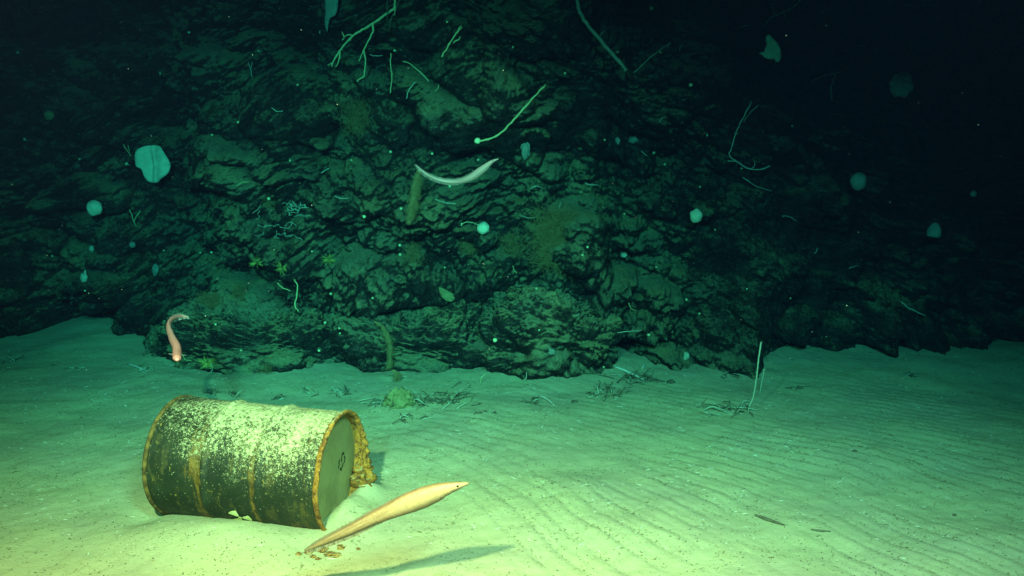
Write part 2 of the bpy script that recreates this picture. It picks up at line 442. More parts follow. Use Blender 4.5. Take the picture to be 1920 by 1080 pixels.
#PART2
# ------------------------------------------------------------ the steel barrel
bup = bax.cross(bsd)
Rm = Matrix.Rotation(BYAW, 4, 'Z') @ Matrix.Rotation(-BPIT, 4, 'Y')
barrel = empty('barrel', BC); barrel.matrix_world = Matrix.Translation(BC) @ Rm
tag(barrel, 'rusty dark green steel barrel lying on its side, pale sediment caked along its top', 'barrel')
bpy.context.view_layer.update()
BINV = barrel.matrix_world.inverted()
def mat_barrel():
    m, nt, b = nodes('barrel_paint'); N = NT(nt); p = N.obj(); x, y, z = N.sep(p)[0:3]
    paint = N.mix(N.step(N.noise(p, 6, 5, .6), .35, .7), (.010, .016, .008), (.022, .030, .014))
    # rust: bands at the hoops and both ends, plus drips running round the shell
    st = N.noise(N.vmul(p, (10, 1.6, 1.6)), 2.2, 6, .7, .4)
    def band(c, w_): return N.step(N.math('ABSOLUTE', N.math('SUBTRACT', x, c)), 0, w_, 1, 0)
    bands = N.math('MAXIMUM', N.math('MAXIMUM', N.math('MULTIPLY', band(-.175, .075), .9), N.math('MULTIPLY', band(.110, .045), .75)), N.math('MAXIMUM', band(-.46, .07), N.math('MULTIPLY', band(.36, .04), .55)))
    low = N.step(z, -.12, -.27)
    r = N.math('ADD', st, N.math('MULTIPLY', bands, .26)); r = N.math('ADD', r, N.math('MULTIPLY', low, .12))
    rust = N.step(r, .66, .74)
    rc = N.mix(N.step(N.noise(p, 26, 5, .65), .3, .7), (.06, .032, .006), (.22, .125, .025))
    col = N.mix(rust, paint, rc)
    # little blisters and chips of rust on the bare paint
    ch = N.noise(N.vmul(p, (1.6, 1, 1)), 34, 3, .6, .5)
    col = N.mix(N.step(ch, .66, .70, 0, .85), col, (.26, .18, .04))
    col = N.mix(N.step(N.noise(p, 120, 2, .5), .70, .73, 0, .8), col, (.45, .42, .22))
    # older brown scale in patches over the paint
    col = N.mix(N.step(N.noise(N.vmul(p, (2.5, 1, 1)), 5, 6, .75, .6), .52, .66, 0, .75), col, (.085, .065, .018))
    # sediment: solid on the crown, thinning through dust to single grains down the flank
    gr = N.noise(p, 210, 3, .75); g2 = N.noise(p, 60, 5, .72); g3 = N.noise(p, 6, 4, .6)
    ramp = N.step(x, -.44, .0, -.30, .05)
    base_ = N.math('ADD', N.math('MULTIPLY', z, 2.3), N.math('MULTIPLY', N.math('SUBTRACT', g3, .5), 1.0)); base_ = N.math('ADD', base_, ramp)
    s = N.math('ADD', base_, N.math('MULTIPLY', N.math('SUBTRACT', gr, .5), 2.2))
    s = N.math('ADD', s, N.math('MULTIPLY', N.math('SUBTRACT', g2, .5), 1.5))
    dust = N.step(N.math('ADD', base_, N.math('MULTIPLY', N.math('SUBTRACT', g2, .5), .9)), .30, .85, 0, .66)
    f = N.math('MAXIMUM', N.step(s, .34, .60), dust)
    col = N.mix(f, col, N.mix(N.step(g2, .35, .65), (.36, .33, .16), (.54, .51, .29)))
    N.link(col, b.inputs['Base Color']); N.link(N.step(f, 0, 1, .55, .95), b.inputs['Roughness'])
    b.inputs['Specular IOR Level'].default_value = .3
    h = N.math('ADD', N.math('MULTIPLY', f, .8), N.math('MULTIPLY', rust, .25)); h = N.math('ADD', h, N.math('MULTIPLY', gr, .4))
    N.link(N.bump(h, .8, .005), b.inputs['Normal']); return m
def mat_rust():
    m, nt, b = nodes('flaking_rust'); N = NT(nt); p = N.obj()
    n1 = N.noise(p, 30, 6, .7); col = N.mix(N.step(n1, .35, .65), (.10, .035, .004), (.48, .21, .02))
    col = N.mix(N.step(N.noise(p, 85, 3, .6), .62, .7, 0, .8), col, (.55, .42, .15))
    z = N.sep(N.n('ShaderNodeNewGeometry').outputs['Normal'])[2]
    col = N.mix(N.step(N.math('ADD', z, N.noise(p, 40, 4, .7)), 1.28, 1.55), col, (.40, .36, .18))
    N.link(col, b.inputs['Base Color']); b.inputs['Roughness'].default_value = .85
    N.link(N.bump(N.noise(p, 60, 5, .7), 1, .012), b.inputs['Normal']); return m
def mat_lid():
    m, nt, b = nodes('lid_paint'); N = NT(nt); p = N.obj()
    col = N.mix(N.step(N.noise(p, 7, 5, .6), .3, .7), (.22, .19, .075), (.31, .27, .11))
    col = N.mix(N.step(N.noise(p, 60, 4, .6), .64, .72, 0, .5), col, (.12, .13, .06))
    z = N.sep(p)[2]
    col = N.mix(N.step(N.math('ADD', N.math('MULTIPLY', z, -3.0), N.noise(p, 18, 4, .7)), 1.0, 1.35), col, (.42, .40, .22))
    N.link(col, b.inputs['Base Color']); b.inputs['Roughness'].default_value = .8
    N.link(N.bump(N.noise(p, 90, 4, .6), .25, .003), b.inputs['Normal']); return m
m_barrel, m_rust, m_lid = mat_barrel(), mat_rust(), mat_lid()
m_oldrust = mat_plain('old_rust', (.05, .03, .008), (.20, .12, .03), 30, .9, .6, .006)
m_black = mat_plain('stencil_black', (.006, .008, .005), (.015, .018, .01), 80, .8, 0)
m_yel = mat_plain('sign_yellow', (.72, .70, .34), (.80, .78, .46), 30, .6, 0)
def lathe(prof, m, name, nseg=200, wob=0.0, seed=0, x_wob=0.0):
    a = np.linspace(0, 2 * np.pi, nseg, endpoint=False)
    V = []
    for (x, r) in prof:
        rr = r + wob * (fbm(np.cos(a) * 3 * (r / BR), np.sin(a) * 3, a * 0 + x * 9, 3, seed))
        xx = x + x_wob * fbm(np.cos(a) * 6, np.sin(a) * 6, a * 0 + x * 4, 4, seed + 9)
        V.append(np.stack([xx, rr * np.sin(a), rr * np.cos(a)], -1))
    V = np.concatenate(V); n = len(prof); Fc = []
    for i in range(n - 1):
        for k in range(nseg):
            k2 = (k + 1) % nseg; Fc.append((i * nseg + k, (i + 1) * nseg + k, (i + 1) * nseg + k2, i * nseg + k2))
    return mesh(name, V, np.array(Fc), m, barrel)
h = BL / 2
prof = [(-h + .02, .001), (-h + .02, BR - .012)]                     # far end head
for x in np.linspace(-h + .012, h - .019, 156):
    r = BR - .004
    for cx, hh, ww in ((.345 * BL - h, .011, .014), (.655 * BL - h, .011, .014), (.93 * BL - h, .004, .008), (.90 * BL - h, .003, .006)):
        r += hh * math.exp(-((x - cx) / ww) ** 2)
    if x > h - .15: r += .0
    prof.append((x, r))
prof += [(h - .018, BR - .004), (h - .016, BR - .008)]
body = lathe(prof, m_barrel, 'body', 220, .004, 3)
rim = lathe([(-h - .004, BR - .012), (-h - .006, BR), (-h + .001, BR + .005), (-h + .010, BR + .004), (-h + .016, BR - .004), (-h + .01, BR - .012), (-h - .004, BR - .012)], m_oldrust, 'rear_rim', 220, .002, 5)
rim2 = lathe([(h - .050, BR - .016)] + [(h - .050 + .05 * t, BR - .013) for t in (.2, .4, .6, .8)] + [(h - .002, BR - .010), (h + .003, BR - .004), (h + .003, BR + .005), (h - .006, BR + .008)] +
             [(h - .012, BR + .006), (h - .019, BR + .0025), (h - .024, BR - .003)], m_rust, 'front_rim', 300, .003, 6, .004)
lid = lathe([(h - .049, BR - .014), (h - .0485, BR - .03), (h - .044, BR - .05)] + [(h - .044 + .001 * t, (BR - .05) * (1 - t)) for t in (.25, .5, .75)] + [(h - .043, .0008)], m_lid, 'lid', 160, 0)
# the stencilled mark on the lid, laid on the lid's plane
LX = h - .0425
def on_lid(px, py):
    d = (BINV.to_3x3() @ ray(px, py)); o = BINV @ CAM; t = (LX - o.x) / d.x; return o + d * t
mk = MB()
for st in ([(325, 540), (318, 470), (325, 380), (345, 325), (365, 300), (388, 335)], [(392, 385), (410, 450), (408, 520), (392, 575)],
           [(268, 495), (240, 570), (246, 650), (218, 740)], [(365, 580), (352, 650), (325, 720), (303, 785), (270, 740)]):
    P = smooth_path([on_lid(620 + a / 15.42, 830 + b / 15.42) for a, b in st], 4)
    for i in range(len(P) - 1):
        a, b = np.array(P[i]), np.array(P[i + 1]); t = b - a; t[0] = 0; t = t / (np.linalg.norm(t) + 1e-9)
        nrm = np.array([0, -t[2], t[1]]) * .0052
        a = a - t * .001; b = b + t * .001
        mk.add([a + nrm, b + nrm, b - nrm, a - nrm], [(0, 1, 2, 3)])
mk.build('emblem', m_black, lid, False)
# radiation trefoil on the flank, curved to the shell
def on_shell(u, a, r=BR + .0005):       # u along the axis, a round the shell (0 = towards the camera side)
    return (u, -r * math.cos(a), r * math.sin(a))
def shell_hit(px, py):
    d = BINV.to_3x3() @ ray(px, py); o = BINV @ CAM
    A = d.y ** 2 + d.z ** 2; B = 2 * (o.y * d.y + o.z * d.z); Cc = o.y ** 2 + o.z ** 2 - BR ** 2
    t = (-B - math.sqrt(max(B * B - 4 * A * Cc, 0))) / (2 * A); q = o + d * t; return q.x, math.atan2(q.z, -q.y)
u0, a0 = shell_hit(450.5, 970)
sym = MB()
def blade(ang, r0, r1, half, n=10):
    q = []
    for k in range(n + 1): q.append((r1, ang - half + 2 * half * k / n))
    for k in range(n + 1): q.append((r0, ang + half - 2 * half * k / n))
    V = [on_shell(u0 + r * math.cos(t), a0 + r * math.sin(t) / BR, BR + .0015) for r, t in q]
    Fc = []
    for k in range(n): Fc.append((k, k + 1, 2 * n - k, 2 * n + 1 - k))
    sym.add(V, Fc)
for an in (122, 2, 242): blade(math.radians(an), .014, .058, math.radians(29))
V = [on_shell(u0 + .010 * math.cos(t), a0 + .010 * math.sin(t) / BR, BR + .0015) for t in np.linspace(0, 2 * math.pi, 16, endpoint=False)]
sym.add(V, [tuple(range(16))]); sym.build('radiation_symbol', m_yel, body, False)

# flakes of rust hanging from the rim and lying in the sand
def flake(p, s, n, m=m_rust, seed=0, name='rust_flake', parent=None, flat=.4, lab=None, grp=None):
    rnd = random.Random(seed); a, b = 14, 9; V = []; 
    for j in range(b):
        th = math.pi * j / (b - 1)
        for i in range(a):
            ph = 2 * math.pi * i / a; r = 1 + rnd.uniform(-.35, .35)
            V.append((s[0] * r * math.sin(th) * math.cos(ph), s[1] * r * math.sin(th) * math.sin(ph), s[2] * r * math.cos(th)))
    Fc = [(j * a + i, j * a + (i + 1) % a, (j + 1) * a + (i + 1) % a, (j + 1) * a + i) for j in range(b - 1) for i in range(a)]
    o = mesh(name, V, Fc, m, None, False); o.location = p; o.rotation_euler = n
    if lab: tag(o, lab, 'rust flake', grp)
    return o
def spike(name, pts, rad, m, seed, parent, amp=.35, fr=26):
    n = 46; k = 40; S = smooth_path(pts, 12); S = [np.array(S[int(round(t))], float) for t in np.linspace(0, len(S) - 1, n)]
    V = []
    for i, c in enumerate(S):
        t = Vector(S[min(i + 1, n - 1)] - S[max(i - 1, 0)]).normalized(); a1 = t.orthogonal().normalized(); a1 = (Vector((0, 0, 1)) - t * t.z).normalized() if abs(t.z) < .95 else a1
        b1 = t.cross(a1); r = float(np.interp(i / (n - 1), np.linspace(0, 1, len(rad)), rad))
        for q in range(k):
            a = 2 * math.pi * q / k; V.append(np.array(c) + np.array(a1) * math.cos(a) * r + np.array(b1) * math.sin(a) * r)
    V = np.array(V); cen = np.repeat(np.array(S), k, 0); D_ = V - cen
    f_ = 1 + amp * fbm(V[:, 0] * fr + seed, V[:, 1] * fr, V[:, 2] * fr, 4, 300 + seed, .7)
    V = cen + D_ * f_[:, None]
    Fc = [(i * k + q, i * k + (q + 1) % k, (i + 1) * k + (q + 1) % k, (i + 1) * k + q) for i in range(n - 1) for q in range(k)] + [tuple(range(k))[::-1], tuple((n - 1) * k + q for q in range(k))]
    o = mesh(name, V, Fc, m)
    if parent: o.parent = parent; o.matrix_parent_inverse = parent.matrix_world.inverted()
    return o
# crust built up on the rear-right inner rim, and the two broken tabs
def rim_pt(a, dx=0, r=BR): return barrel.matrix_world @ Vector((h + dx, r * math.sin(a), r * math.cos(a)))
crust_pts = [rim_pt(a, .0, BR - .006) for a in np.radians([62, 75, 90, 105, 118, 128])]
spike('rust_crust', crust_pts, [.006, .014, .022, .036, .050, .045], m_rust, 4, barrel, .8)
q = rim_pt(math.radians(126), .01)
spike('rust_tab', [q, q + Vector((.035, -.02, .0)), q + Vector((.06, -.05, -.03))], [.028, .018, .004], m_rust, 5, barrel)
q = rim_pt(math.radians(186), .0)
spike('rust_tab', [q, q + Vector((.012, -.02, -.02)), q + Vector((.03, -.04, -.035))], [.024, .024, .006], m_rust, 6, barrel)
for k, (px, py, s) in enumerate([(606, 1033, .018), (618, 1040, .022), (630, 1042, .02), (578, 1037, .014), (588, 1045, .012), (640, 1028, .016), (560, 1040, .010), (597, 1049, .012), (672, 1030, .009)]):
    p = gpt(px, py); flake(p + Vector((0, 0, .004)), (s * 1.3, s, s * .45), (random.random() * .5, random.random() * .5, random.random() * 6), seed=k,
                           lab=['brown rust crumb under the eel tail, left of the two largest', 'largest brown rust crumb on the sand below the barrel', 'brown rust crumb touching the right side of the largest one', 'small brown rust crumb just under the tip of the eel tail',
        'small low rust crumb between the tail tip and the largest crumb', 'brown rust crumb nearest the hanging tab of the barrel rim', 'tiny rust crumb farthest left of the eel tail tip', 'rust crumb closest to the bottom edge of the photo', 'tiny lone rust crumb under the middle of the eel'][k], grp='rust crumbs below the barrel')

# ------------------------------------------------------------ eels
def mat_eel(name, back, belly, stripe):
    m, nt, b = nodes(name); N = NT(nt); at1 = N.n('ShaderNodeAttribute', attribute_name='side').outputs['Fac']
    al = N.n('ShaderNodeAttribute', attribute_name='along').outputs['Fac']; p = N.obj()
    side = N.math('ADD', at1, N.math('MULTIPLY', N.math('SUBTRACT', N.noise(p, 18, 4, .6), .5), .35))
    col = N.mix(N.step(side, -.85, -.05), belly, back)  # darker belly tone is painted shading, for light from above
    col = N.mix(N.step(side, .72, 1.0, 0, .55), col, stripe)
    col = N.mix(N.step(N.noise(p, 90, 4, .7), .5, .75, 0, .45), col, stripe)
    # tan streaks running along the rear half
    cmb = N.n('ShaderNodeCombineXYZ'); N.link(N.math('MULTIPLY', al, 5), cmb.inputs[0]); N.link(N.math('MULTIPLY', at1, 11), cmb.inputs[1])
    stt = N.noise(cmb.outputs[0], 1.3, 6, .7)
    fz = N.math('MULTIPLY', N.step(stt, .42, .60), N.step(al, .45, .75, 1, .12))
    col = N.mix(N.math('MULTIPLY', fz, .75), col, stripe)
    N.link(col, b.inputs['Base Color']); b.inputs['Roughness'].default_value = .5; b.inputs['Specular IOR Level'].default_value = .3
    b.inputs['Subsurface Weight'].default_value = .12; b.inputs['Subsurface Radius'].default_value = (.012, .008, .005)
    N.link(N.bump(N.noise(p, 60, 4, .6), .2, .002), b.inputs['Normal']); return m
def mat_fin(name, c, alpha):
    m, nt, b = nodes(name); b.inputs['Base Color'].default_value = (*c, 1); b.inputs['Roughness'].default_value = .5
    b.inputs['Alpha'].default_value = alpha; return m
m_eye = mat_plain('eye_black', (.004, .004, .006), (.01, .01, .015), 10, .15, 0, spec=.8)
m_mouth = mat_plain('mouth_dark', (.03, .02, .015), (.06, .035, .02), 40, .7, 0)
PROF_T = [0, .02, .05, .10, .17, .25, .40, .55, .62, .69, .76, .83, .90, .95, .985, 1.0]      # 0 tail .. 1 snout
PROF_H = [.003, .006, .010, .017, .024, .030, .040, .052, .062, .070, .072, .062, .045, .029, .015, .006]
PROF_W = [.001, .003, .005, .009, .014, .020, .030, .040, .047, .052, .053, .047, .035, .023, .012, .005]
def eel(pts, scale, mats, label, even=False, up=Vector((0, 0, 1)), fins=(), roll=0.0, girth=1.0, pect=False, eyes=(-1, 1)):
    P = smooth_path(pts, 14); P = [np.array(p, float) for p in P]
    # resample evenly
    seg = np.cumsum([0] + [np.linalg.norm(P[i + 1] - P[i]) for i in range(len(P) - 1)]); T = seg / seg[-1]
    n = 120; ts = np.linspace(0, 1, n) ; PP = np.stack([np.interp(ts, T, [p[k] for p in P]) for k in range(3)], -1)
    org = Vector(PP[n // 2]); seg_n = 28
    root = empty('eel', org); tag(root, label, 'eel')
    Vs = []; side = []; along = []; frames = []
    for i in range(n):
        tdir = Vector(PP[min(i + 1, n - 1)] - PP[max(i - 1, 0)]).normalized()
        lat = tdir.cross(up).normalized(); u = lat.cross(tdir).normalized()
        if roll: q = Matrix.Rotation(roll, 3, tdir); lat = q @ lat; u = q @ u
        hh = np.interp(ts[i], PROF_T, PROF_H) * scale * girth * .5 * 1.0; ww = np.interp(ts[i], PROF_T, PROF_W) * scale * girth * .5
        if even: hh = float(np.interp(ts[i], [0, .06, .25, .6, .9, .97, 1], [.004, .018, .032, .040, .042, .034, .012])) * scale * girth * .5; ww = hh * (.55 + .45 * ts[i])
        c = Vector(PP[i]) - org; frames.append((c, tdir, lat, u, hh, ww))
        for k in range(seg_n):
            a = 2 * math.pi * k / seg_n; ca, sa = math.cos(a), math.sin(a)
            ex = 1.0 if ts[i] < .9 else 1.0
            v = hh * ca
            if ts[i] > .86 and ca < 0: v *= 1 - .35 * (ts[i] - .86) / .14      # lower jaw
            if ca < 0 and .5 < ts[i] < .86: v *= 1.12                          # belly sag
            # mouth groove
            wloc = ww * (1 - .22 * math.exp(-((ca + .42) / .10) ** 2) * (1 if ts[i] > .905 else 0))
            Vs.append(c + u * v + lat * (wloc * sa)); side.append(ca); along.append(ts[i])
    Fc = [(i * seg_n + k, i * seg_n + (k + 1) % seg_n, (i + 1) * seg_n + (k + 1) % seg_n, (i + 1) * seg_n + k) for i in range(n - 1) for k in range(seg_n)]
    Fc += [tuple(range(seg_n))[::-1], tuple((n - 1) * seg_n + k for k in range(seg_n))]
    body = mesh('body', Vs, Fc, mats[0], root)
    for nm, vals in (('side', side), ('along', along)):
        a = body.data.attributes.new(nm, 'FLOAT', 'POINT'); a.data.foreach_set('value', np.array(vals, np.float32))
    def fr(t):
        i = min(max(int(t * (n - 1)), 0), n - 1); return frames[i]
    # continuous dorsal and anal fins meeting at the tail
    for nm, sgn, t0, t1, hf in (('dorsal_fin', 1, 0.0, .80, .013), ('anal_fin', -1, 0.0, .55, .020)):
        V = []; q = []
        for j in range(90):
            t = t0 + (t1 - t0) * j / 89; c, td, lat, u, hh, ww = fr(t)
            f_ = hf * scale * (math.sin(math.pi * min(1, (1 - j / 89) * 1.6 + .0) / 2) ** .6) * (1 + .10 * math.sin(j * 1.7)) * min(1, .5 + j / 20)
            wv = lat * (.0022 * scale * math.sin(j * .55))
            b0 = c + u * sgn * (hh * (.97 if sgn > 0 else 1.0)); V += [b0, b0 + u * sgn * f_ + wv]
        for j in range(89): q.append((2 * j, 2 * j + 1, 2 * j + 3, 2 * j + 2))
        mesh(nm, V, q, mats[1], root)
    for sgn in (-1, 1):
        c, td, lat, u, hh, ww = fr(.945)
        e = MB(); r = .0068 * scale; p0 = c + lat * (ww * sgn * .93) + u * (hh * .28)
        for j in range(7):
            th = math.pi * j / 6
            for k in range(10):
                ph = 2 * math.pi * k / 10; e.V.append(tuple(p0 + lat * (r * .6 * math.sin(th) * math.cos(ph)) + td * (r * 1.15 * math.sin(th) * math.sin(ph)) + u * (r * math.cos(th))))
        e.F = [(j * 10 + k, j * 10 + (k + 1) % 10, (j + 1) * 10 + (k + 1) % 10, (j + 1) * 10 + k) for j in range(6) for k in range(10)]
        e.build('eye', m_eye, root)
        # mouth line and gill opening
        mp = []
        for t in np.linspace(.915, .992, 8):
            c, td, lat, u, hh, ww = fr(t); mp.append(c + lat * (sgn * ww * .86) - u * (hh * .42))
        MB().tube(mp, [.0006 * scale, .0013 * scale, .0014 * scale] + [.0011 * scale] * 5, 6).build('mouth', m_mouth, root)
        c, td, lat, u, hh, ww = fr(.855)
        gp = [c + lat * (sgn * ww * k1) - u * (hh * k2) + td * (k3 * scale) for k1, k2, k3 in ((.88, .50, .004), (.72, .72, -.004), (.48, .90, -.013))]
        MB().tube(smooth_path(gp, 4), [.001 * scale] + [.0030 * scale] * 7 + [.001 * scale], 6).build('gill_slit', m_mouth, root)
        if pect:
            c, td, lat, u, hh, ww = fr(.84); b0 = c + lat * (sgn * ww * .9) - u * (hh * .2)
            d1 = (lat * sgn * .9 - td * .15).normalized(); L_ = .040 * scale
            V = [b0 + u * (.002 * scale), b0 + d1 * L_ * .6 + u * (.002 * scale), b0 + d1 * L_, b0 + d1 * L_ * .6 - u * (.0015 * scale), b0 - u * (.002 * scale)]
            mesh('pectoral_fin', V, [(0, 1, 2, 3, 4)], mats[1], root)
    return root
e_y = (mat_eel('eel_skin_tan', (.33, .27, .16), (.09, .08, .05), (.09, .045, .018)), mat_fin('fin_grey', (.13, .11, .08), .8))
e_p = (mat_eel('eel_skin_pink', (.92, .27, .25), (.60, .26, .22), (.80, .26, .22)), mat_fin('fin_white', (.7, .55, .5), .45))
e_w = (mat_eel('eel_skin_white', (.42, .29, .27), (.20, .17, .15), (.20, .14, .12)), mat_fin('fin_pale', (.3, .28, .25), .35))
def eelpts(L_): return [at(px, py, y) for px, py, y in L_]
eel(eelpts([(571, 1033, 3.26), (612, 1014, 3.21), (660, 992, 3.17), (710, 967, 3.16), (765, 943, 3.16), (820, 922, 3.155), (852, 913, 3.16), (879, 906, 3.17)]), .66, e_y,
    'tan eel swimming low over the sand right beside the barrel lid, snout pointing right', girth=1.62)
eel(eelpts([(779, 309, 5.55), (797, 325, 5.57), (822, 337, 5.60), (852, 341, 5.60), (880, 334, 5.55), (905, 317, 5.50), (922, 304, 5.47), (935, 298, 5.45)]), .55, e_w,
    'whitish eel curved like a shallow bowl, swimming in front of the middle of the cliff', girth=1.18)
eel(eelpts([(354, 595, 5.15), (338, 593, 5.1), (323, 598, 4.98), (316, 611, 4.85), (322, 632, 4.65), (331, 650, 4.45), (332, 665, 4.3), (332, 675, 4.15)]), .60, e_p,
    'pinkish eel facing the viewer before the left rocks, tail bent in a hook', up=Vector((.0, .45, .9)), pect=True, girth=1.9, even=True)

# ------------------------------------------------------------ sponges
def blob(name, c, r, m, seed, label=None, cat='sponge', grp=None, folds=.18, cup=0.0, res=40, freq=1.6, parent=None, stalk=None, shape=None):
    nu, nv = res, res // 2; a, b = np.meshgrid(np.linspace(0, 2 * np.pi, nu + 1), np.linspace(0, np.pi, nv))
    x, y, z = np.sin(b) * np.cos(a), np.sin(b) * np.sin(a), np.cos(b)
    d = 1 + folds * fbm(x * freq + seed, y * freq, z * freq, 3, seed)
    if cup: d = d * (1 - cup * sstep(.55, 1, -y))
    V = np.stack([x * d * r[0], y * d * r[1], z * d * r[2]], -1)
    if shape: V = shape(V)
    V[:, -1] = V[:, 0]
    o = mesh(name, V.reshape(-1, 3), grid_faces(nu + 1, nv)[:, ::-1], m)
    if parent: o.parent = parent
    else: o.location = c
    if label: tag(o, label, cat, grp)
    return o
def outline_sponge(px, py, poly, label, stalk=None, off=.12, thick=.035, seed=0, m=None, fold=None):
    """a leaf-like glass sponge: pixel outline at its own distance, given real thickness and curl"""
    y = min(hit(a, b)[0].y for a, b in list(poly) + [(px, py)]) - off; root = empty('sponge', at(px, py, y)); tag(root, label, 'sponge')
    mw = y / F / ray(px, py).y * 1.0
    N_ = 64; ang = np.linspace(0, 2 * np.pi, N_, endpoint=False)
    P = np.array(smooth_path([(a, b) for a, b in poly] + [poly[0]], 8)[:-1]); c = P.mean(0)
    P = P[np.linspace(0, len(P) - 1, N_).astype(int)] - c
    V = []; rings = 12
    for side in (-1, 1):
        for k in range(rings + 1):
            s = k / rings
            for q in P:
                X_ = q[0] * s * mw; Z_ = -q[1] * s * mw
                yy = side * thick * .5 * math.sqrt(max(0, 1 - s ** 3)) 
                yy += .02 * math.sin(q[0] * s * .09 + seed) + .018 * math.cos(q[1] * s * .10) + (fold(q[0] * s, q[1] * s) if fold else 0)
                V.append((X_, yy, Z_))
    Fc = []; o2 = (rings + 1) * N_
    for k in range(rings):
        for i in range(N_):
            j = (i + 1) % N_
            Fc.append((k * N_ + i, (k + 1) * N_ + i, (k + 1) * N_ + j, k * N_ + j))
            Fc.append((o2 + k * N_ + i, o2 + k * N_ + j, o2 + (k + 1) * N_ + j, o2 + (k + 1) * N_ + i))
    for i in range(N_):
        j = (i + 1) % N_; a = rings * N_; Fc.append((a + i, o2 + a + i, o2 + a + j, a + j))
    b = mesh('body', V, Fc, m or M['sponge'], root)
    b.location = ((c[0] - px) * mw, 0, -(c[1] - py) * mw)
    if stalk:
        s0 = at(stalk[0], stalk[1], y) - root.location; s1, _ = hit(stalk[2], stalk[3]); s1 = s1 - root.location
        MB().tube(smooth_path([s0, (s0 + s1) / 2 + Vector((0, 0, .012)), s1 + Vector((0, .02, 0))], 5), .005, 7, .1).build('stalk', M['whip'], root)
    return root
Z7 = lambda L_, ox, oy, s: [(ox + a / s, oy + b / s) for a, b in L_]
outline_sponge(286, 306, Z7([(390, 230), (580, 230), (650, 330), (740, 540), (735, 660), (690, 750), (590, 830), (540, 900), (400, 900), (310, 790), (260, 660), (170, 590), (190, 380), (270, 280)], 240, 250, 9.82),
    'large white leaf shaped sponge folded down one side, left of the pale ledge', (317, 308, 334, 304), .14, .06, 1, fold=lambda a, b: -.05 * math.exp(-((a - 6) / 5) ** 2) + .0012 * a)
outline_sponge(1448, 90, Z7([(430, 330), (500, 310), (570, 370), (700, 500), (770, 640), (775, 800), (740, 890), (680, 905), (640, 840), (540, 840), (420, 800), (360, 740), (290, 710), (400, 690), (450, 560), (480, 470), (430, 410)], 1400, 40, 12),
    'dim blue green sponge with hooked top, high on the dark right side', (1455, 112, 1452, 128), .25, .05, 2)
outline_sponge(620, 14, [(610, -8), (634, -8), (634, 12), (628, 28), (618, 34), (612, 58), (607, 40), (608, 18)], 'grey green sponge hanging like torn cloth at the top edge beside the branching coral', None, .15, .04, 3, M['grey'])
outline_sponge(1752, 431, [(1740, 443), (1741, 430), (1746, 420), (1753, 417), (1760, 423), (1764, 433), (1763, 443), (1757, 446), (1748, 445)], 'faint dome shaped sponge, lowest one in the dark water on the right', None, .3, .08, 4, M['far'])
outline_sponge(835, 556, [(822, 538), (832, 540), (848, 550), (853, 560), (846, 566), (834, 562), (825, 552)], 'flat dull green sponge lying on the dusted crown of the middle boulder', None, .02, .03, 5, M['dome'])
def ball(px, py, rpx, label, off=.14, stem=None, seed=0, folds=.10, m=None, sy=1.0):
    p, n = hit(px, py); y = p.y - off; c = at(px, py, y); r = rpx * y / F
    root = empty('sponge', c); tag(root, label, 'sponge')
    blob('body', None, (r, r * .8, r * sy), m or M['sponge'], seed, folds=folds, parent=root, res=44)
    q, _ = hit(*(stem or (px + rpx * .8, py + rpx * .7)))
    q = q - c; k = Vector((r * .6, .3 * r, -r * .4))
    MB().tube(smooth_path([k, (k + q) * .5 + Vector((0, 0, .01)), q * 1.02], 5), .0045, 6, .1).build('stalk', M['whip'], root)
    return root
ball(177, 390, 14.5, 'round white ball sponge on the dark rock, below and left of the large folded sponge', seed=2, stem=(196, 388))
o = ball(906, 428, 11.5, 'small round white sponge on a curled stem in the middle of the cliff', seed=4, folds=.16)
ball(1305, 405, 11.5, 'small teal cup sponge alone on the dim rocks right of centre', seed=6, folds=.15, sy=1.15, off=.2)
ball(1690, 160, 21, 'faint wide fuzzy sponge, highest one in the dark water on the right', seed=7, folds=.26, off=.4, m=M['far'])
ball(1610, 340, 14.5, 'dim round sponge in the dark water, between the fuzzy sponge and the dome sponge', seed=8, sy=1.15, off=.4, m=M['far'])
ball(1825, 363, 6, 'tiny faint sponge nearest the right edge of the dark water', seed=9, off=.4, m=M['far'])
ball(92, 216, 9, 'yellowish round sponge high on the dark left rocks', seed=10, m=M['dome'], off=.08)
ball(248, 459, 6, 'small greenish knob sponge below the round ball sponge', seed=11, m=M['grey'], off=.05)
# curled stem of the middle sponge, ending in a little knob
p0, _ = hit(906, 428); y0 = p0.y - .14
s = MB(); pts = [at(a, b, y0) for a, b in ((897, 422), (888, 418), (877, 416.5), (871, 417.5), (866, 421))]
s.tube(smooth_path([p - o.location for p in pts], 5), .0035, 6).build('curled_stem', M['coral'], o)
b = blob('knob', None, (.017, .017, .017), M['polyp'], 3, parent=o, folds=.08, res=20); b.location = at(863.5, 420, y0) - o.location

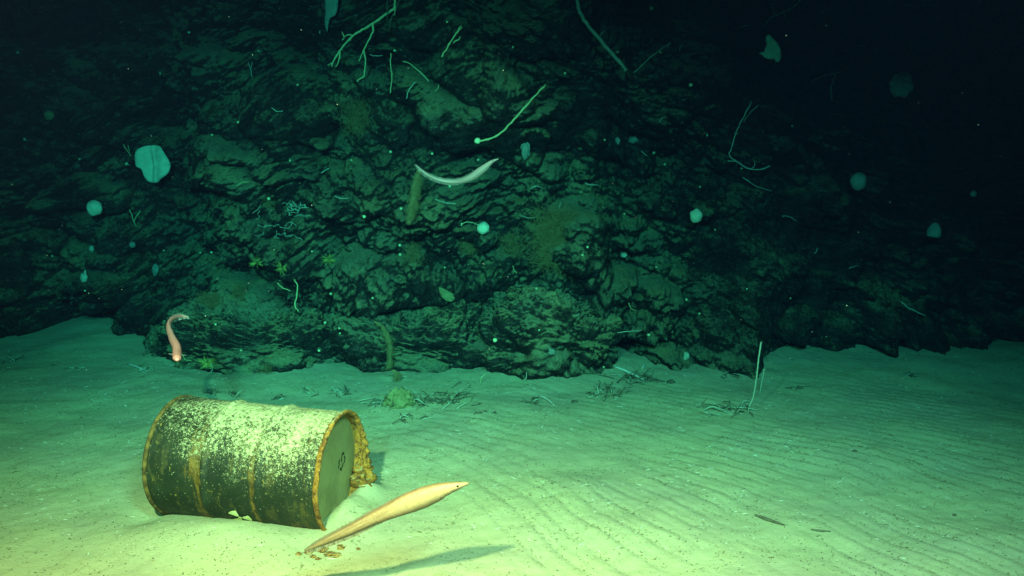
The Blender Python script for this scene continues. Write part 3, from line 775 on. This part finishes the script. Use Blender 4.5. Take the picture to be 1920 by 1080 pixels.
# ------------------------------------------------------------ corals, whips and twigs on the cliff
def twig(name, paths, m, label, cat, off=.10, grp=None, seg=7, wob=.32, knob=None, parent_off=None):
    """paths: list of ([(px,py)...], r0_px, r1_px); the whole colony is one thing, each branch a part"""
    allp = [q for pl, _, _ in paths for q in pl]
    y = min(hit(*q)[0].y for q in allp) - min(off, .10)
    p = at(*paths[0][0][-1], y); root = empty(name, p); tag(root, label, cat, grp)
    for i, (pl, r0, r1) in enumerate(paths):
        pts = [at(q[0], q[1], y + random.uniform(-.01, .01)) for q in pl]
        if i == 0 and not grp:                                # the foot runs back into the rock
            h0, _ = hit(*pl[-1]); h1, _ = hit(*pl[0])
            if h1.y < h0.y: pts = [h1 + Vector((0, .03, 0))] + pts
            else: pts = pts + [h0 + Vector((0, .03, 0))]
        S = smooth_path(pts, 5); nn = len(S); mw = pts[0].y / F
        S = [Vector(s_) + Vector((random.uniform(-1, 1), random.uniform(-1, 1), random.uniform(-1, 1))) * (.6 * mw) for s_ in S]
        MB().tube([v - p for v in S], list(np.linspace(r0, r1, nn) * mw), seg, wob).build('branch' if len(paths) > 1 else 'stem', m, root)
    if knob:
        q = at(knob[0], knob[1], y); bb = blob('knob', None, (knob[2] * y / F,) * 3, M['polyp'], 5, parent=root, folds=.15, res=22); bb.location = q - p
    return root
K = lambda L_: [(600 + a / 5.686, b / 5.686) for a, b in L_]
twig('branching_coral', [(K([(800, -60), (797, 40), (785, 90), (690, 160), (580, 240)]), 2.2, 2.1), (K([(580, 240), (450, 320), (350, 380), (255, 480), (180, 590), (145, 650), (125, 710)]), 2.2, 1.2),
    (K([(560, 255), (565, 330), (520, 430), (470, 520), (440, 590), (415, 655)]), 1.9, .9), (K([(468, 540), (487, 640), (478, 740), (462, 820), (425, 835), (395, 872)]), 1.5, 1.2),
    (K([(350, 380), (300, 370), (265, 392), (238, 430)]), 1.3, .8), (K([(258, 392), (245, 365), (233, 338)]), 1.4, .8), (K([(215, 560), (205, 630), (190, 680), (168, 712)]), 1.3, .9),
    (K([(140, 670), (115, 680), (80, 697)]), 1.1, .9), (K([(797, 60), (798, 120), (792, 165)]), 2.0, 1.4), (K([(322, 395), (325, 430)]), 1.0, .6)],
    M['coral'], 'large pale yellow branching coral hanging from the top edge over the ledge', 'coral', .28)
twig('thin_coral', [(K([(860, -20), (830, 30), (815, 100), (770, 170), (755, 220), (745, 300)]), 1.1, .8), (K([(717, -20), (716, 120), (712, 240)]), .9, .6)], M['dark'],
     'dark bare coral stems hanging beside the large branching coral', 'coral', .2)
twig('whip_coral', [(K([(755, 565), (752, 680), (762, 780), (765, 860), (748, 980)]), 1.0, 1.1)], M['coral'], 'thin straight coral whip hanging upright below the dark bare stems', 'coral', .1)
twig('whip_coral', [(K([(880, 655), (930, 665), (1000, 710), (1070, 770), (1160, 862)]), .9, 1.3)], M['coral'], 'short pale coral twig sloping down to the right, above the tiny curved twig', 'coral', .1)
twig('whip_coral', [(K([(1020, 875), (975, 920), (940, 980), (922, 1050)]), .9, .8)], M['whip'], 'tiny curved twig below the sloping coral twig', 'coral', .07)
twig('forked_coral', [(K([(1295, 605), (1350, 520), (1410, 420), (1460, 340), (1500, 278)]), 1.6, 1.0), (K([(1415, 415), (1460, 350), (1515, 290)]), .9, .8), (K([(1420, 458), (1450, 435), (1480, 420), (1497, 392)]), 1.2, .8)],
     M['coral'], 'forked pale coral standing like a small branch, high right of the big coral', 'coral', .15)
twig('whip_coral', [([(1080, -10), (1086, 18), (1098, 42), (1118, 66), (1140, 92), (1160, 114), (1174, 133)], 3.2, 3.4)], M['grey'], 'long thick green whip coral arching down from the top edge', 'coral', .25)
twig('whip_coral', [([(1190, 135), (1215, 112), (1240, 92), (1256, 80)], 1.0, .6)], M['whip'], 'faint straight whip at the foot of the thick green whip', 'coral', .15)
twig('whip_coral', [([(897, 265), (915, 261), (938, 250), (958, 230), (985, 200), (1005, 178), (1022, 160)], 2.0, 1.5)], M['coral'],
     'straight pale green whip coral with a glowing round foot, above the curved eel', 'coral', .22, knob=(895, 264, 5.8))
twig('thin_coral', [([(1408, 193), (1393, 222), (1380, 248), (1372, 275), (1368, 292), (1382, 303), (1404, 316), (1425, 318), (1444, 311)], 1.0, 1.3), ([(1422, 197), (1408, 210), (1394, 228)], .7, .6), ([(1364, 302), (1376, 302), (1384, 304)], 1.1, .8), ([(1415, 303), (1414, 312), (1407, 317)], .7, .8), ([(1377, 249), (1384, 251)], .8, .6)],
     M['whip'], 'long dim coral bent like a hook on the dark right rocks', 'coral', .3)
twig('thin_coral', [([(1506, -5), (1488, 12), (1468, 23), (1445, 33), (1435, 47)], 1.0, 1.4), ([(1452, 28), (1449, 17)], .7, .5), ([(1470, 22), (1478, 45)], .8, .6)], M['whip'], 'dim drooping coral at the top edge above the hooked blue sponge', 'coral', .3)
twig('thin_coral', [([(1520, 155), (1545, 142), (1575, 135)], .8, .6), ([(1558, 160), (1560, 190)], 1.3, 1.0), ([(1566, 140), (1560, 160)], .9, .9)], M['grey'], 'very faint angular coral right of the long hooked coral', 'coral', .3)
twig('thin_coral', [([(243, 393), (247, 403), (251, 415)], 1.0, 1.0), ([(263, 396), (256, 405), (251, 415)], 1.0, 1.0), ([(251, 415), (256, 426)], .8, .5)], M['coral'], 'small coral forked like the letter V, right of the round ball sponge', 'coral', .06)
twig('thin_coral', [([(552, 525), (558, 536), (556, 556), (553, 573), (560, 585)], 1.2, 1.4), ([(520, 530), (530, 540), (545, 545)], 1.2, .8)], M['coral'], 'knobbly pale coral trailing down the rocks above the left boulder', 'coral', .08)
twig('thin_coral', [([(232, 272), (238, 282), (246, 292)], 1.1, .7), ([(240, 272), (243, 285)], .8, .6)], M['coral'], 'tiny forked coral above the large folded sponge', 'coral', .06)
twig('thin_coral', [([(466, 118), (470, 130), (473, 145)], .8, .6), ([(473, 116), (471, 128)], .6, .5)], M['whip'], 'faint twig forked at its tip, high on the left rocks', 'coral', .06)
twig('whip_coral', [([(1690, 566), (1705, 578), (1733, 591)], 1.4, .7)], M['whip'], 'dim slanting whip low in the far right darkness', 'coral', .3)

LM = [(286, 306, 'the folded sponge'), (177, 390, 'the round ball sponge'), (690, 60, 'the branching coral'), (860, 325, 'the curved eel'), (906, 428, 'the curled stem sponge'), (1045, 440, 'the big hydroid bush'), (1305, 405, 'the teal cup sponge'), (1448, 90, 'the hooked sponge'),
      (1610, 340, 'the dim round sponge'), (960, 215, 'the straight whip coral'), (1130, 70, 'the thick green whip'), (332, 640, 'the pinkish eel'), (728, 650, 'the curving hydroid strand'), (617, 486, 'the right feather star'), (482, 492, 'the left feather star'), (540, 400, 'the basket star'),
      (1400, 290, 'the long hooked coral'), (1015, 640, 'the large rounded boulder'), (92, 216, 'the yellowish round sponge'), (1158, 264, 'the trumpet sponge pair'), (558, 555, 'the knobbly trailing coral'), (668, 215, 'the faint hydroid tuft'), (1287, 668, 'the shell like sponge'), (835, 556, 'the flat pale sponge')]
ORD = ['nearest', 'second nearest', 'third nearest', 'fourth nearest', 'fifth nearest', 'sixth nearest', 'seventh nearest', 'eighth nearest']
def name_by_place(items, what):
    g = {}
    for k, (px, py) in enumerate(items):
        x, y, nm = min(LM, key=lambda t: (t[0] - px) ** 2 + (t[1] - py) ** 2); dx, dy = px - x, py - y
        side = ('right of' if dx > 0 else 'left of') if abs(dx) > abs(dy) else ('below' if dy > 0 else 'above')
        g.setdefault((nm, side), []).append((dx * dx + dy * dy, k))
    out = [None] * len(items)
    for (nm, side), L_ in g.items():
        for r_, (_, k) in enumerate(sorted(L_)): out[k] = '%s, %s %s %s' % (what, 'the ' + ORD[r_] + ' one' if len(L_) > 1 else 'the only one', side, nm)
    return out
# small countable twigs and worm tubes scattered on the cliff
random.seed(21)
TW = [(1005, 352, 22, 3), (1110, 345, 26, -8), (835, 378, 40, -12), (1420, 345, 60, -25), (705, 103, 24, -3), (1050, 385, 14, 78), (600, 60, 6, 85), (1180, 622, 46, 5), (1480, 410, 30, -20), (455, 345, 26, 20), (640, 370, 26, -10), (990, 405, 30, -8), (395, 690, 18, 80), (350, 670, 24, -35),
      (1255, 85, 10, 50), (1277, 90, 12, 60), (1130, 62, 14, 45), (1395, 50, 18, 20), (1240, 225, 10, 60), (1208, 288, 14, -40), (965, 505, 16, -60), (820, 165, 14, 60), (905, 710, 20, 60), (985, 705, 14, 75), (1185, 575, 20, -50), (1080, 590, 12, 20), (610, 320, 18, 30), (520, 205, 22, -15), (1600, 500, 18, 20), (1530, 470, 12, 60)]
TWL = name_by_place([t[:2] for t in TW], 'thin pale coral twig')
for (px, py, l, an), lab_ in zip(TW, TWL):
    a = math.radians(an); dx, dy = math.cos(a) * l / 2, -math.sin(a) * l / 2; bnd = random.uniform(-.18, .18) * l
    twig('coral_twig', [([(px - dx, py - dy), (px + bnd * math.sin(a), py + bnd), (px + dx, py + dy)], .8, .6)], random.choice([M['whip'], M['coral'], M['whip']]),
         lab_, 'coral twig', random.uniform(.05, .14), 'thin coral twigs on the rock face')

# stalked cup polyps: the bright dots
DOTS = [(243, 308, 3), (446, 229, 2), (401, 254, 2), (507, 372, 3), (682, 408, 3.2), (672, 240, 2), (730, 284, 2.6), (812, 288, 2.5), (925, 285, 2.4), (1133, 263, 1.8), (743, 94, 2.6), (1219, 17, 3.6), (1292, 160, 3.4), (1238, 97, 2.2), (1325, 256, 2), (1486, 237, 1.6), (600, 655, 2.6), (610, 607, 2.4),
        (638, 615, 2), (639, 624, 1.8), (400, 471, 2.6), (377, 474, 1.8), (752, 392, 2.4), (748, 459, 2.8), (749, 478, 2.4), (929, 638, 4.2), (844, 352, 2.4), (1213, 626, 3), (1308, 588, 2.4), (1286, 561, 2.6), (1388, 316, 2.2), (1227, 288, 2.4), (1248, 307, 2.2), (620, 549, 2.2), (452, 655, 2.2), (405, 609, 2.2), (1100, 463, 2.4), (1092, 477, 2.2), (898, 300, 2.2),
        (52, 263, 2.6), (35, 100, 2.6), (355, 60, 2.4), (488, 97, 1.8), (1155, 97, 2.2), (1310, 350, 2), (1130, 690, 2), (660, 300, 1.8), (1008, 540, 2), (836, 500, 1.8), (588, 470, 2), (307, 600, 2), (160, 545, 1.8), (310, 470, 1.8), (1340, 430, 1.8), (1230, 500, 2), (1400, 540, 1.8), (1480, 560, 1.6), (1170, 400, 1.8), (1060, 140, 2), (960, 90, 1.8), (840, 40, 2), (560, 160, 1.8), (300, 140, 2), (150, 300, 2), (100, 480, 1.8), (545, 300, 1.8), (700, 560, 2), (770, 610, 2.2), (850, 690, 1.8), (1010, 620, 1.8)]
proto = None; DL = name_by_place([t[:2] for t in DOTS], 'tiny bright cup polyp')
for i, (px, py, r) in enumerate(DOTS):
    p, n = hit(px, py)
    if proto is None:
        root = empty('cup_polyp', (0, 0, 0)); head = blob('cup', None, (1, .8, .9), M['polyp'], 2, parent=root, folds=.2, res=16); head.location = (0, -2.2, .3)
        MB().tube([(0, .6, -.6), (0, -.8, -.3), (0, -2, .2)], [.35, .3, .4], 6).build('stalk', M['whip'], root); proto = root; o = root; kids = list(root.children)
    else:
        o = proto.copy(); C.objects.link(o)
        for k in kids: c = k.copy(); C.objects.link(c); c.parent = o
    s_ = r * p.y / F * 1.05; o.location = p; o.scale = (s_,) * 3; o.rotation_euler = (random.uniform(-.5, .5), 0, random.uniform(-.6, .6))
    tag(o, DL[i], 'polyp', 'cup polyps on the rock face')

# cup corals / trumpet sponges hanging in the dark, a few larger than the dots
for px, py, w_, h_, lab in [(1158, 264, 6, 9, 'small green trumpet sponge, left one of the pair right of the whip'), (1188, 263, 12, 7, 'frilled green sponge, right one of the pair right of the whip'), (985, 280, 10, 22, 'ragged green sponge flap just right of the curved eel snout'), (905, 318, 5, 7, 'tiny green leaf sponge just under the curved eel head'),
                            (1287, 668, 7, 9, 'pale angular shell like sponge at the right rock foot'), (1170, 478, 7, 6, 'small pale sponge above the pitted rocks right of centre'), (172, 466, 5, 7, 'small pointed pale sponge on the dark rocks, left of the knob sponge'), (1035, 660, 9, 8, 'small green sponge stuck on the large rounded boulder'), (293, 506, 9, 14, 'ragged green sponge standing on the rocks right of the pale left ledge'), (158, 522, 8, 14, 'upright pointed sponge on the pale left ledge')]:
    p, n = hit(px, py); y = p.y - .05; sc_ = y / F
    blob('leaf_sponge', at(px, py, y), (w_ * sc_ * .75, .02, h_ * sc_ * .75), M['grey'] if 'green' in lab else M['whip'], int(px), lab, 'sponge', folds=.55, freq=2.0, res=34)

# ------------------------------------------------------------ hydroid bushes, feather stars, tangles
def bush(name, px, py, wpx, hpx, n, m, label, cat, seed, curl=.5, hang=0.0, rr=.0011, off=.06, stiff=False, depth=.12):
    rnd = random.Random(seed); p, nn = hit(px, py); y = p.y - off; root = at(px, py, y); sc_ = y / F; mb = MB()
    for i in range(n):
        if stiff:
            a = rnd.uniform(0, 2 * math.pi); L_ = rnd.uniform(.7, 1)
            d = Vector((math.cos(a) * wpx * .5 * sc_, -rnd.uniform(0, .05), math.sin(a) * hpx * .5 * sc_)) * L_
            pts = [Vector((0, 0, 0)), d * .5 + Vector((0, -.015, 0)), d]
        else:
            b = Vector((rnd.gauss(0, .20) * wpx * sc_, rnd.uniform(-.4, .4) * depth, rnd.uniform(-.45, .35) * hpx * sc_))
            a = rnd.uniform(0, 2 * math.pi) if hang == 0 else rnd.gauss(-math.pi / 2, .6)
            L_ = rnd.uniform(.12, .38) * min(wpx, hpx * 1.0) * sc_ * (1.3 if hang else 1)
            d = Vector((math.cos(a), rnd.uniform(-.5, .3), math.sin(a))) * L_
            k = Vector((rnd.uniform(-1, 1), rnd.uniform(-1, 1), rnd.uniform(-1, 1))) * L_ * curl * .5
            pts = [b, b + d * .4 + k, b + d * .8 + k * .6, b + d + k * 1.4]
        mb.tube(pts, [rr * 1.2] + [rr] * (len(pts) - 2) + [rr * .5], 3)
    o = mb.build(name, m); o.location = root; return tag(o, label, cat)
bush('hydroid_bush', 1045, 440, 105, 130, 1500, M['brown'], 'big brownish green hydroid bush growing on the rocks right of centre', 'hydroid', 1, rr=.0012, off=.12)
def strand(path, n, label, seed):
    rnd = random.Random(seed); y = min(hit(a, b)[0].y for a, b, r in path) - .06; root = at(path[0][0], path[0][1], y); sc_ = y / F; mb = MB()
    S = smooth_path([tuple(at(a, b, y) - root) + (r,) for a, b, r in path], 12); m_ = len(S)
    mb.tube([v[:3] for v in S], [.003] * m_, 5)
    for i in range(n):
        v = S[rnd.randrange(m_)]; c = Vector(v[:3]); r = v[3] * sc_; a = rnd.uniform(0, 6.28)
        o1 = c + Vector((math.cos(a), rnd.uniform(-.6, .3), .25 * math.sin(a))) * r * rnd.uniform(0, .6)
        d = Vector((math.cos(a) * .5, rnd.uniform(-.4, .2), -1 + .6 * rnd.random())) * r * rnd.uniform(.7, 1.8)
        mb.tube([c, (c + o1) * .5, o1, o1 + d * .6, o1 + d], [.0012, .0012, .0011, .001, .0005], 3)
    o = mb.build('hydroid_strand', M['brown']); o.location = root; tag(o, label, 'hydroid')
strand([(786, 318, 6), (780, 345, 10), (775, 375, 11), (771, 398, 9), (766, 416, 4)], 1100, 'shaggy brown hydroid strand hanging under the tail of the curved eel', 2)
strand([(703, 602, 3), (718, 612, 5), (728, 632, 7), (732, 655, 8), (731, 678, 7), (727, 690, 4)], 900, 'shaggy brown hydroid strand curving down between two boulders towards the sand', 3)
strand([(738, 693, 5), (746, 700, 8), (742, 712, 6)], 160, 'small brown tuft just below the curving hydroid strand', 4)
bush('hydroid_tuft', 392, 562, 62, 34, 480, M['brown'], 'wide brown hydroid tuft on top of the left boulder', 'hydroid', 5, rr=.0012)
bush('hydroid_tuft', 446, 550, 34, 50, 340, M['brown'], 'narrow upright brown hydroid tuft, right of the wide tuft', 'hydroid', 6, rr=.0011)
bush('hydroid_tuft', 668, 215, 60, 70, 420, M['brown'], 'faint brown hydroid tuft under the dusty ledge near the top', 'hydroid', 7, rr=.001)
bush('hydroid_tuft', 505, 380, 24, 36, 200, M['brown'], 'small brown hydroid tuft left of the tangled basket star', 'hydroid', 8, rr=.001)
bush('hydroid_tuft', 880, 460, 44, 34, 320, M['brown'], 'brown hydroid fringe on the rock just below the curled stem sponge', 'hydroid', 9, rr=.001)
bush('hydroid_tuft', 775, 480, 40, 60, 300, M['brown'], 'brown hydroid fringe on the rock below the hanging strand', 'hydroid', 10, rr=.001)
bush('hydroid_tuft', 960, 455, 50, 50, 300, M['brown'], 'thin brown hydroid fringe between the curled stem sponge and the big bush', 'hydroid', 12, rr=.001)
bush('hydroid_tuft', 500, 690, 30, 20, 130, M['brown'], 'low brown tuft near the foot of the left boulder', 'hydroid', 13, rr=.001)
bush('feather_star', 389, 680, 44, 36, 46, M['yellow'], 'yellow green feather star at the foot of the left boulder', 'feather star', 20, stiff=True, rr=.0024, off=.05)
bush('feather_star', 617, 486, 34, 26, 34, M['yellow'], 'yellow green feather star on the rocks, right one of the upper three', 'feather star', 21, stiff=True, rr=.002, off=.05)
bush('feather_star', 482, 492, 34, 26, 30, M['yellow'], 'dim yellow green feather star, left one of the upper three', 'feather star', 22, stiff=True, rr=.0018, off=.05)
bush('feather_star', 529, 502, 30, 30, 30, M['yellow'], 'dim yellow green feather star, middle one of the upper three', 'feather star', 23, stiff=True, rr=.0018, off=.05)
rnd = random.Random(5); mb = MB()
pc, _ = hit(540, 408)
for i in range(26):
    px, py = (rnd.gauss(548, 10), rnd.gauss(392, 7)) if i < 12 else (rnd.gauss(520, 22), rnd.gauss(418, 14)); pts = []; a = rnd.uniform(0, 6.3)
    for k in range(7):
        q, n = hit(px, py); pts.append(q + n * .012 - pc); a += rnd.uniform(-1.1, 1.1); px += math.cos(a) * 5; py += math.sin(a) * 3.5
    pts = [p for k, p in enumerate(pts) if k == 0 or (p - pts[k - 1]).length < .08]
    if len(pts) > 2: mb.tube(smooth_path(pts, 4), .0026, 5)
o = mb.build('basket_star', M['whip']); o.location = pc; tag(o, 'tangle of thin pale curling arms spread over the striped rock, left of centre', 'basket star')

# ------------------------------------------------------------ on the sand
# sea whip standing in the sand, with its fainter neighbour
def sandwhip(base, pts, r0, r1, label, m):
    b = gpt(*base); y = b.y; root = empty('sea_whip', b); tag(root, label, 'sea whip')
    P = [b - Vector((0, 0, .02))] + [at(px, py, y) for px, py in pts]
    S = smooth_path([p - b for p in P], 8); mb = MB(); mb.tube(S, list(np.linspace(r0, r1, len(S)) * y / F), 8, .25); mb.build('stem', m, root)
    k = MB()
    for v in S[10:]:
        v = Vector(v)
        for j in range(3):
            a = random.uniform(0, 6.28); d = Vector((math.cos(a), math.sin(a), .5)) * .009; k.tube([v, v + d], [.0016, .0008], 4)
    k.build('polyps', m, root)['kind'] = 'stuff'
    return root
sandwhip((1402, 776), [(1404, 765), (1412, 745), (1418, 712), (1422, 676), (1427, 642)], .7, 1.5, 'tall thin pale sea whip standing in the sand on the right', M['whip'])
sandwhip((1424, 738), [(1426, 728), (1430, 708), (1433, 692)], .7, 1.0, 'short faint sea whip just behind the tall one', M['whip'])
def rubble(px, py, wpx, hpx, n, label, seed, m='dark', r=(.0018, .0042), L_=(.025, .085), up=.5, cat='coral rubble'):
    """a heap of dead coral: branching sticks crossing each other"""
    rnd = random.Random(seed); c = gpt(px, py); mb = MB(); mb2 = MB(); sx = c.y / F
    for i in range(max(6, int(n * .75))):
        q = gpt(px + rnd.gauss(0, .30) * wpx, py + rnd.gauss(0, .30) * hpx); a = rnd.uniform(0, 6.28); l = rnd.uniform(*L_)
        d = Vector((math.cos(a), math.sin(a) * .8, rnd.uniform(-.05, up))) * l; rr = rnd.uniform(*r)
        s0 = q + Vector((0, 0, rr)) - c; mid = s0 + d * .5 + Vector((rnd.uniform(-.2, .2), rnd.uniform(-.2, .2), rnd.uniform(0, .3))) * l
        t = mb if rnd.random() > .22 else mb2
        t.tube(smooth_path([s0 - d * .1, mid, s0 + d], 3), list(np.linspace(rr, rr * .5, 7)), 6, .3)
        for j in range(rnd.choice((0, 1, 2))):
            b = mid + d * rnd.uniform(-.1, .3); t.tube([b, b + Vector((rnd.uniform(-1, 1), rnd.uniform(-1, 1), rnd.uniform(.1, 1))) * l * .35], [rr * .7, rr * .3], 5, .3)
    root = empty('coral_rubble', c); tag(root, label, cat)
    mb.build('dark_sticks', M[m], root)
    if mb2.V: mb2.build('pale_sticks', M['whip'], root)
    return root
rubble(640, 738, 42, 16, 26, 'small heap of dark dead coral sticks behind the barrel lid', 1)
rubble(720, 758, 66, 16, 30, 'spread of dark branching sticks at the left of the yellow domed sponge', 2, L_=(.05, .16), up=.2)
rubble(800, 756, 70, 16, 26, 'spread of thin dark sticks at the right of the yellow domed sponge', 3, L_=(.05, .16), up=.2)
rubble(845, 748, 62, 26, 46, 'tangled heap of dark and pale sticks right of the yellow domed sponge', 4, L_=(.04, .12))
rubble(765, 785, 34, 12, 12, 'few dark sticks fallen below the yellow domed sponge', 5, L_=(.04, .10), up=.15)
rubble(400, 738, 26, 10, 14, 'small dark coral clump seen just over the left half of the barrel', 6)
rubble(440, 742, 14, 12, 10, 'dark upright coral scrap just behind the top of the barrel', 7, up=1.0)
rubble(582, 735, 16, 12, 8, 'tiny pale and dark coral scrap behind the barrel near its right end', 8)
rubble(517, 749, 24, 7, 7, 'thin dark twigs behind the middle of the barrel', 9, up=.15)
rubble(912, 776, 30, 8, 9, 'low dark curved sticks on the sand in front of the large boulder', 10, up=.2)
rubble(1000, 755, 36, 12, 12, 'few scattered sticks on the sand below the rounded boulder', 11, up=.2)
rubble(1140, 737, 60, 22, 44, 'prickly heap of dead coral on the sand at the right of the boulder', 12, L_=(.03, .09), up=.9)
rubble(1190, 712, 62, 16, 40, 'long dark heap of sticks under the bright white rod', 13, L_=(.05, .16), up=.3)
rubble(1378, 770, 40, 14, 20, 'dark twigs lying round the foot of the tall sea whip', 14, L_=(.06, .20), up=.25, r=(.003, .006))
rubble(1370, 708, 56, 8, 12, 'thin scraps on the far sand left of the sea whip', 15, up=.2, r=(.002, .004))
rubble(1490, 727, 26, 10, 9, 'small dark scraps on the sand right of the sea whip', 16, up=.3)
rubble(1704, 702, 14, 14, 9, 'dim dark clump far off on the sand, right side', 17)
rubble(20, 677, 56, 7, 10, 'dark looping branch on the sand at the left edge', 18, L_=(.08, .2), up=.12)
rubble(120, 692, 60, 14, 8, 'scattered dark chips on the sand left of the rocks', 19, L_=(.02, .06), up=.1)
rubble(270, 694, 40, 12, 12, 'dark scraps at the left foot of the rocks, next to a white rod', 20, up=.3)
def stick(pl, r, m, label, cat='stick', off=.012, group=None):
    P = [gpt(*q) + Vector((0, 0, off if not len(q) > 2 else q[2])) for q in pl] if len(pl[0]) == 2 else [gpt(q[0], q[1]) + Vector((0, 0, q[2])) for q in pl]
    c = P[0]; mb = MB(); S = smooth_path([p - c for p in P], 5); rr = np.interp(np.linspace(0, 1, len(S)), [0, .2, .7, 1], [r * .7, r, r, r * .4])
    mb.tube(S, list(rr), 8, .12); o = mb.build('stick', m); o.location = c; return tag(o, label, cat, group)
stick([(1152, 690), (1180, 701), (1206, 715)], .008, M['white'], 'bright white rod leaning from the boulder onto the stick heap')
stick([(240, 685), (258, 691), (276, 699)], .006, M['white'], 'thin white rod on the sand at the left corner of the rocks')
stick([(1204, 693), (1209, 685)], .006, M['white'], 'short white splinter standing behind the long stick heap')
stick([(1010, 744), (1026, 752), (1040, 764)], .005, M['white'], 'pale stick lying at the foot of the rounded boulder')
stick([(1206, 706), (1222, 713), (1246, 718)], .010, M['dark'], 'thick dark log like stick reaching right from the long heap')
def slug(pl, r, label, cat='sea cucumber'):
    P = [gpt(*q) + Vector((0, 0, r * .7)) for q in pl]; c = P[0]; S = smooth_path([p - c for p in P], 6)
    mb = MB(); rr = [r * max(.12, max(0, math.sin(math.pi * (.08 + .90 * i / (len(S) - 1)))) ** .6) for i in range(len(S))]; mb.tube(S, rr, 12, .12)
    o = mb.build('sea_cucumber', M['dark']); o.location = c; return tag(o, label, cat)
slug([(1416, 968), (1430, 973), (1447, 979), (1472, 987)], .009, 'slim dark sea cucumber like an elongated leaf on the rippled sand, lower right')
slug([(1520, 994), (1538, 997), (1558, 998)], .006, 'smaller paler sea cucumber just right of the slim dark one')
for px, py, r, lab in [(1257, 718, .022, 'round black stone on the sand at the right end of the stick heap'), (1078, 755, .018, 'black stone on the sand left of the prickly coral heap'), (1110, 741, .016, 'small black stone at the left end of the prickly coral heap'),
                       (1790, 967, .008, 'tiny black pebble on the lower right sand'), (1603, 847, .010, 'tiny black pebble on the sand far right of the barrel'), (1004, 750, .02, 'dark pointed stone below the rounded boulder'), (1500, 729, .016, 'small dark stone among scraps right of the sea whip')]:
    blob('stone', gpt(px, py) + Vector((0, 0, r * .4)), (r * 1.3, r, r * .7), M['dark'], int(px), lab, 'stone', folds=.4, res=20)
blob('domed_sponge', gpt(750, 758) + Vector((0, 0, .012)), (.10, .085, .085), M['dome'], 33, 'yellow green domed sponge lying on the sand among dead sticks, behind the barrel', 'sponge', folds=.42, freq=2.6, res=60)

# uncountable crumbs on the sand: dark organic specks and pale shell splinters, real little solids
def crumbs(name, n, m, lx, wx, seed, ymin=3.2, ymax=8.0, clump=1.2, label=None):
    r = np.random.default_rng(seed); y = ymin + (ymax - ymin) * r.random(n * 3) ** .8; x = (r.random(n * 3) * 2 - 1) * (y * .62 + .3)
    k = noise(x * 2.3, y * 2.3, x * 0, seed) + .8 * ripple(x, y)[1] + r.normal(size=n * 3) * .35; s = np.argsort(-k * clump + r.random(n * 3))[:n]; x, y = x[s], y[s]
    dx, dy = x - BC.x, y - BC.y; u = dx * bax.x + dy * bax.y; v = dx * bsd.x + dy * bsd.y; keep = (np.abs(u) > .48) | (np.abs(v) > .27); x, y = x[keep], y[keep]; n = len(x)
    z = ground(x, y)[0]; a = r.random(n) * 6.28; l = lx[0] + (lx[1] - lx[0]) * r.random(n) ** 3; w_ = wx[0] + (wx[1] - wx[0]) * r.random(n)
    ca, sa = np.cos(a), np.sin(a); tl = r.normal(size=n) * .25
    pts = []
    for (e, f_, g) in ((-1, -.6, 0), (-.3, 1, 0), (1, .2, 0), (.2, -1, 0), (.1, 0, 1.1)):
        pts.append(np.stack([x + ca * e * l - sa * f_ * w_, y + sa * e * l + ca * f_ * w_, z + g * w_ + .0005 + np.clip(tl * e * l, -.001, .02)], -1))
    V = np.stack(pts, 1).reshape(-1, 3); b = np.arange(n)[:, None] * 5
    Fc = np.concatenate([b + np.array(t) for t in ((0, 3, 4), (3, 2, 4), (2, 1, 4), (1, 0, 4))])
    return tag(mesh(name, V, Fc, m, smooth=False), kind='stuff')
crumbs('dark_crumbs', 11000, M['dark'], (.002, .011), (.0014, .0036), 3)
crumbs('shell_splinters', 2600, M['white'], (.003, .028), (.001, .0024), 4, 3.6, 7.2)
crumbs('brown_crumbs', 9000, M['brown'], (.0015, .009), (.001, .0035), 5)
r = np.random.default_rng(9); n = 420
y = 3.6 + 3.6 * r.random(n); x = (r.random(n) * 2 - 1) * y * .6; z = .3 + 3.2 * r.random(n); s = .0011 + .0016 * r.random(n) ** 3
oc = np.array([(1, 0, 0), (-1, 0, 0), (0, 1, 0), (0, -1, 0), (0, 0, 1), (0, 0, -1)]); V = (np.stack([x, y, z], -1)[:, None] + oc * s[:, None, None]).reshape(-1, 3)
Fc = np.concatenate([np.arange(n)[:, None] * 6 + np.array(t) for t in ((0, 2, 4), (2, 1, 4), (1, 3, 4), (3, 0, 4), (2, 0, 5), (1, 2, 5), (3, 1, 5), (0, 3, 5))])
tag(mesh('marine_snow', V, Fc, M['white']), kind='stuff')

# ------------------------------------------------------------ the water (last)
def water():
    m = bpy.data.materials.new('sea_water'); m.use_nodes = True; nt = m.node_tree; nt.nodes.clear()
    o = nt.nodes.new('ShaderNodeOutputMaterial'); v = nt.nodes.new('ShaderNodeVolumePrincipled')
    nt.links.new(v.outputs[0], o.inputs['Volume'])
    v.inputs['Color'].default_value = (.0003, .002, .007, 1)
    v.inputs['Absorption Color'].default_value = (.0, .630, .87, 1)
    v.inputs['Density'].default_value = .36; v.inputs['Anisotropy'].default_value = .2
    x0, x1, y0, y1, z0, z1 = -60, 60, -12, 60, -1.6, 9
    Vv = [(x, y, z) for x in (x0, x1) for y in (y0, y1) for z in (z0, z1)]
    Fc = [(0, 1, 3, 2), (4, 6, 7, 5), (0, 4, 5, 1), (2, 3, 7, 6), (0, 2, 6, 4), (1, 5, 7, 3)]
    h = mesh('haze', Vv, Fc, m, smooth=False); tag(h, kind='stuff')
water()
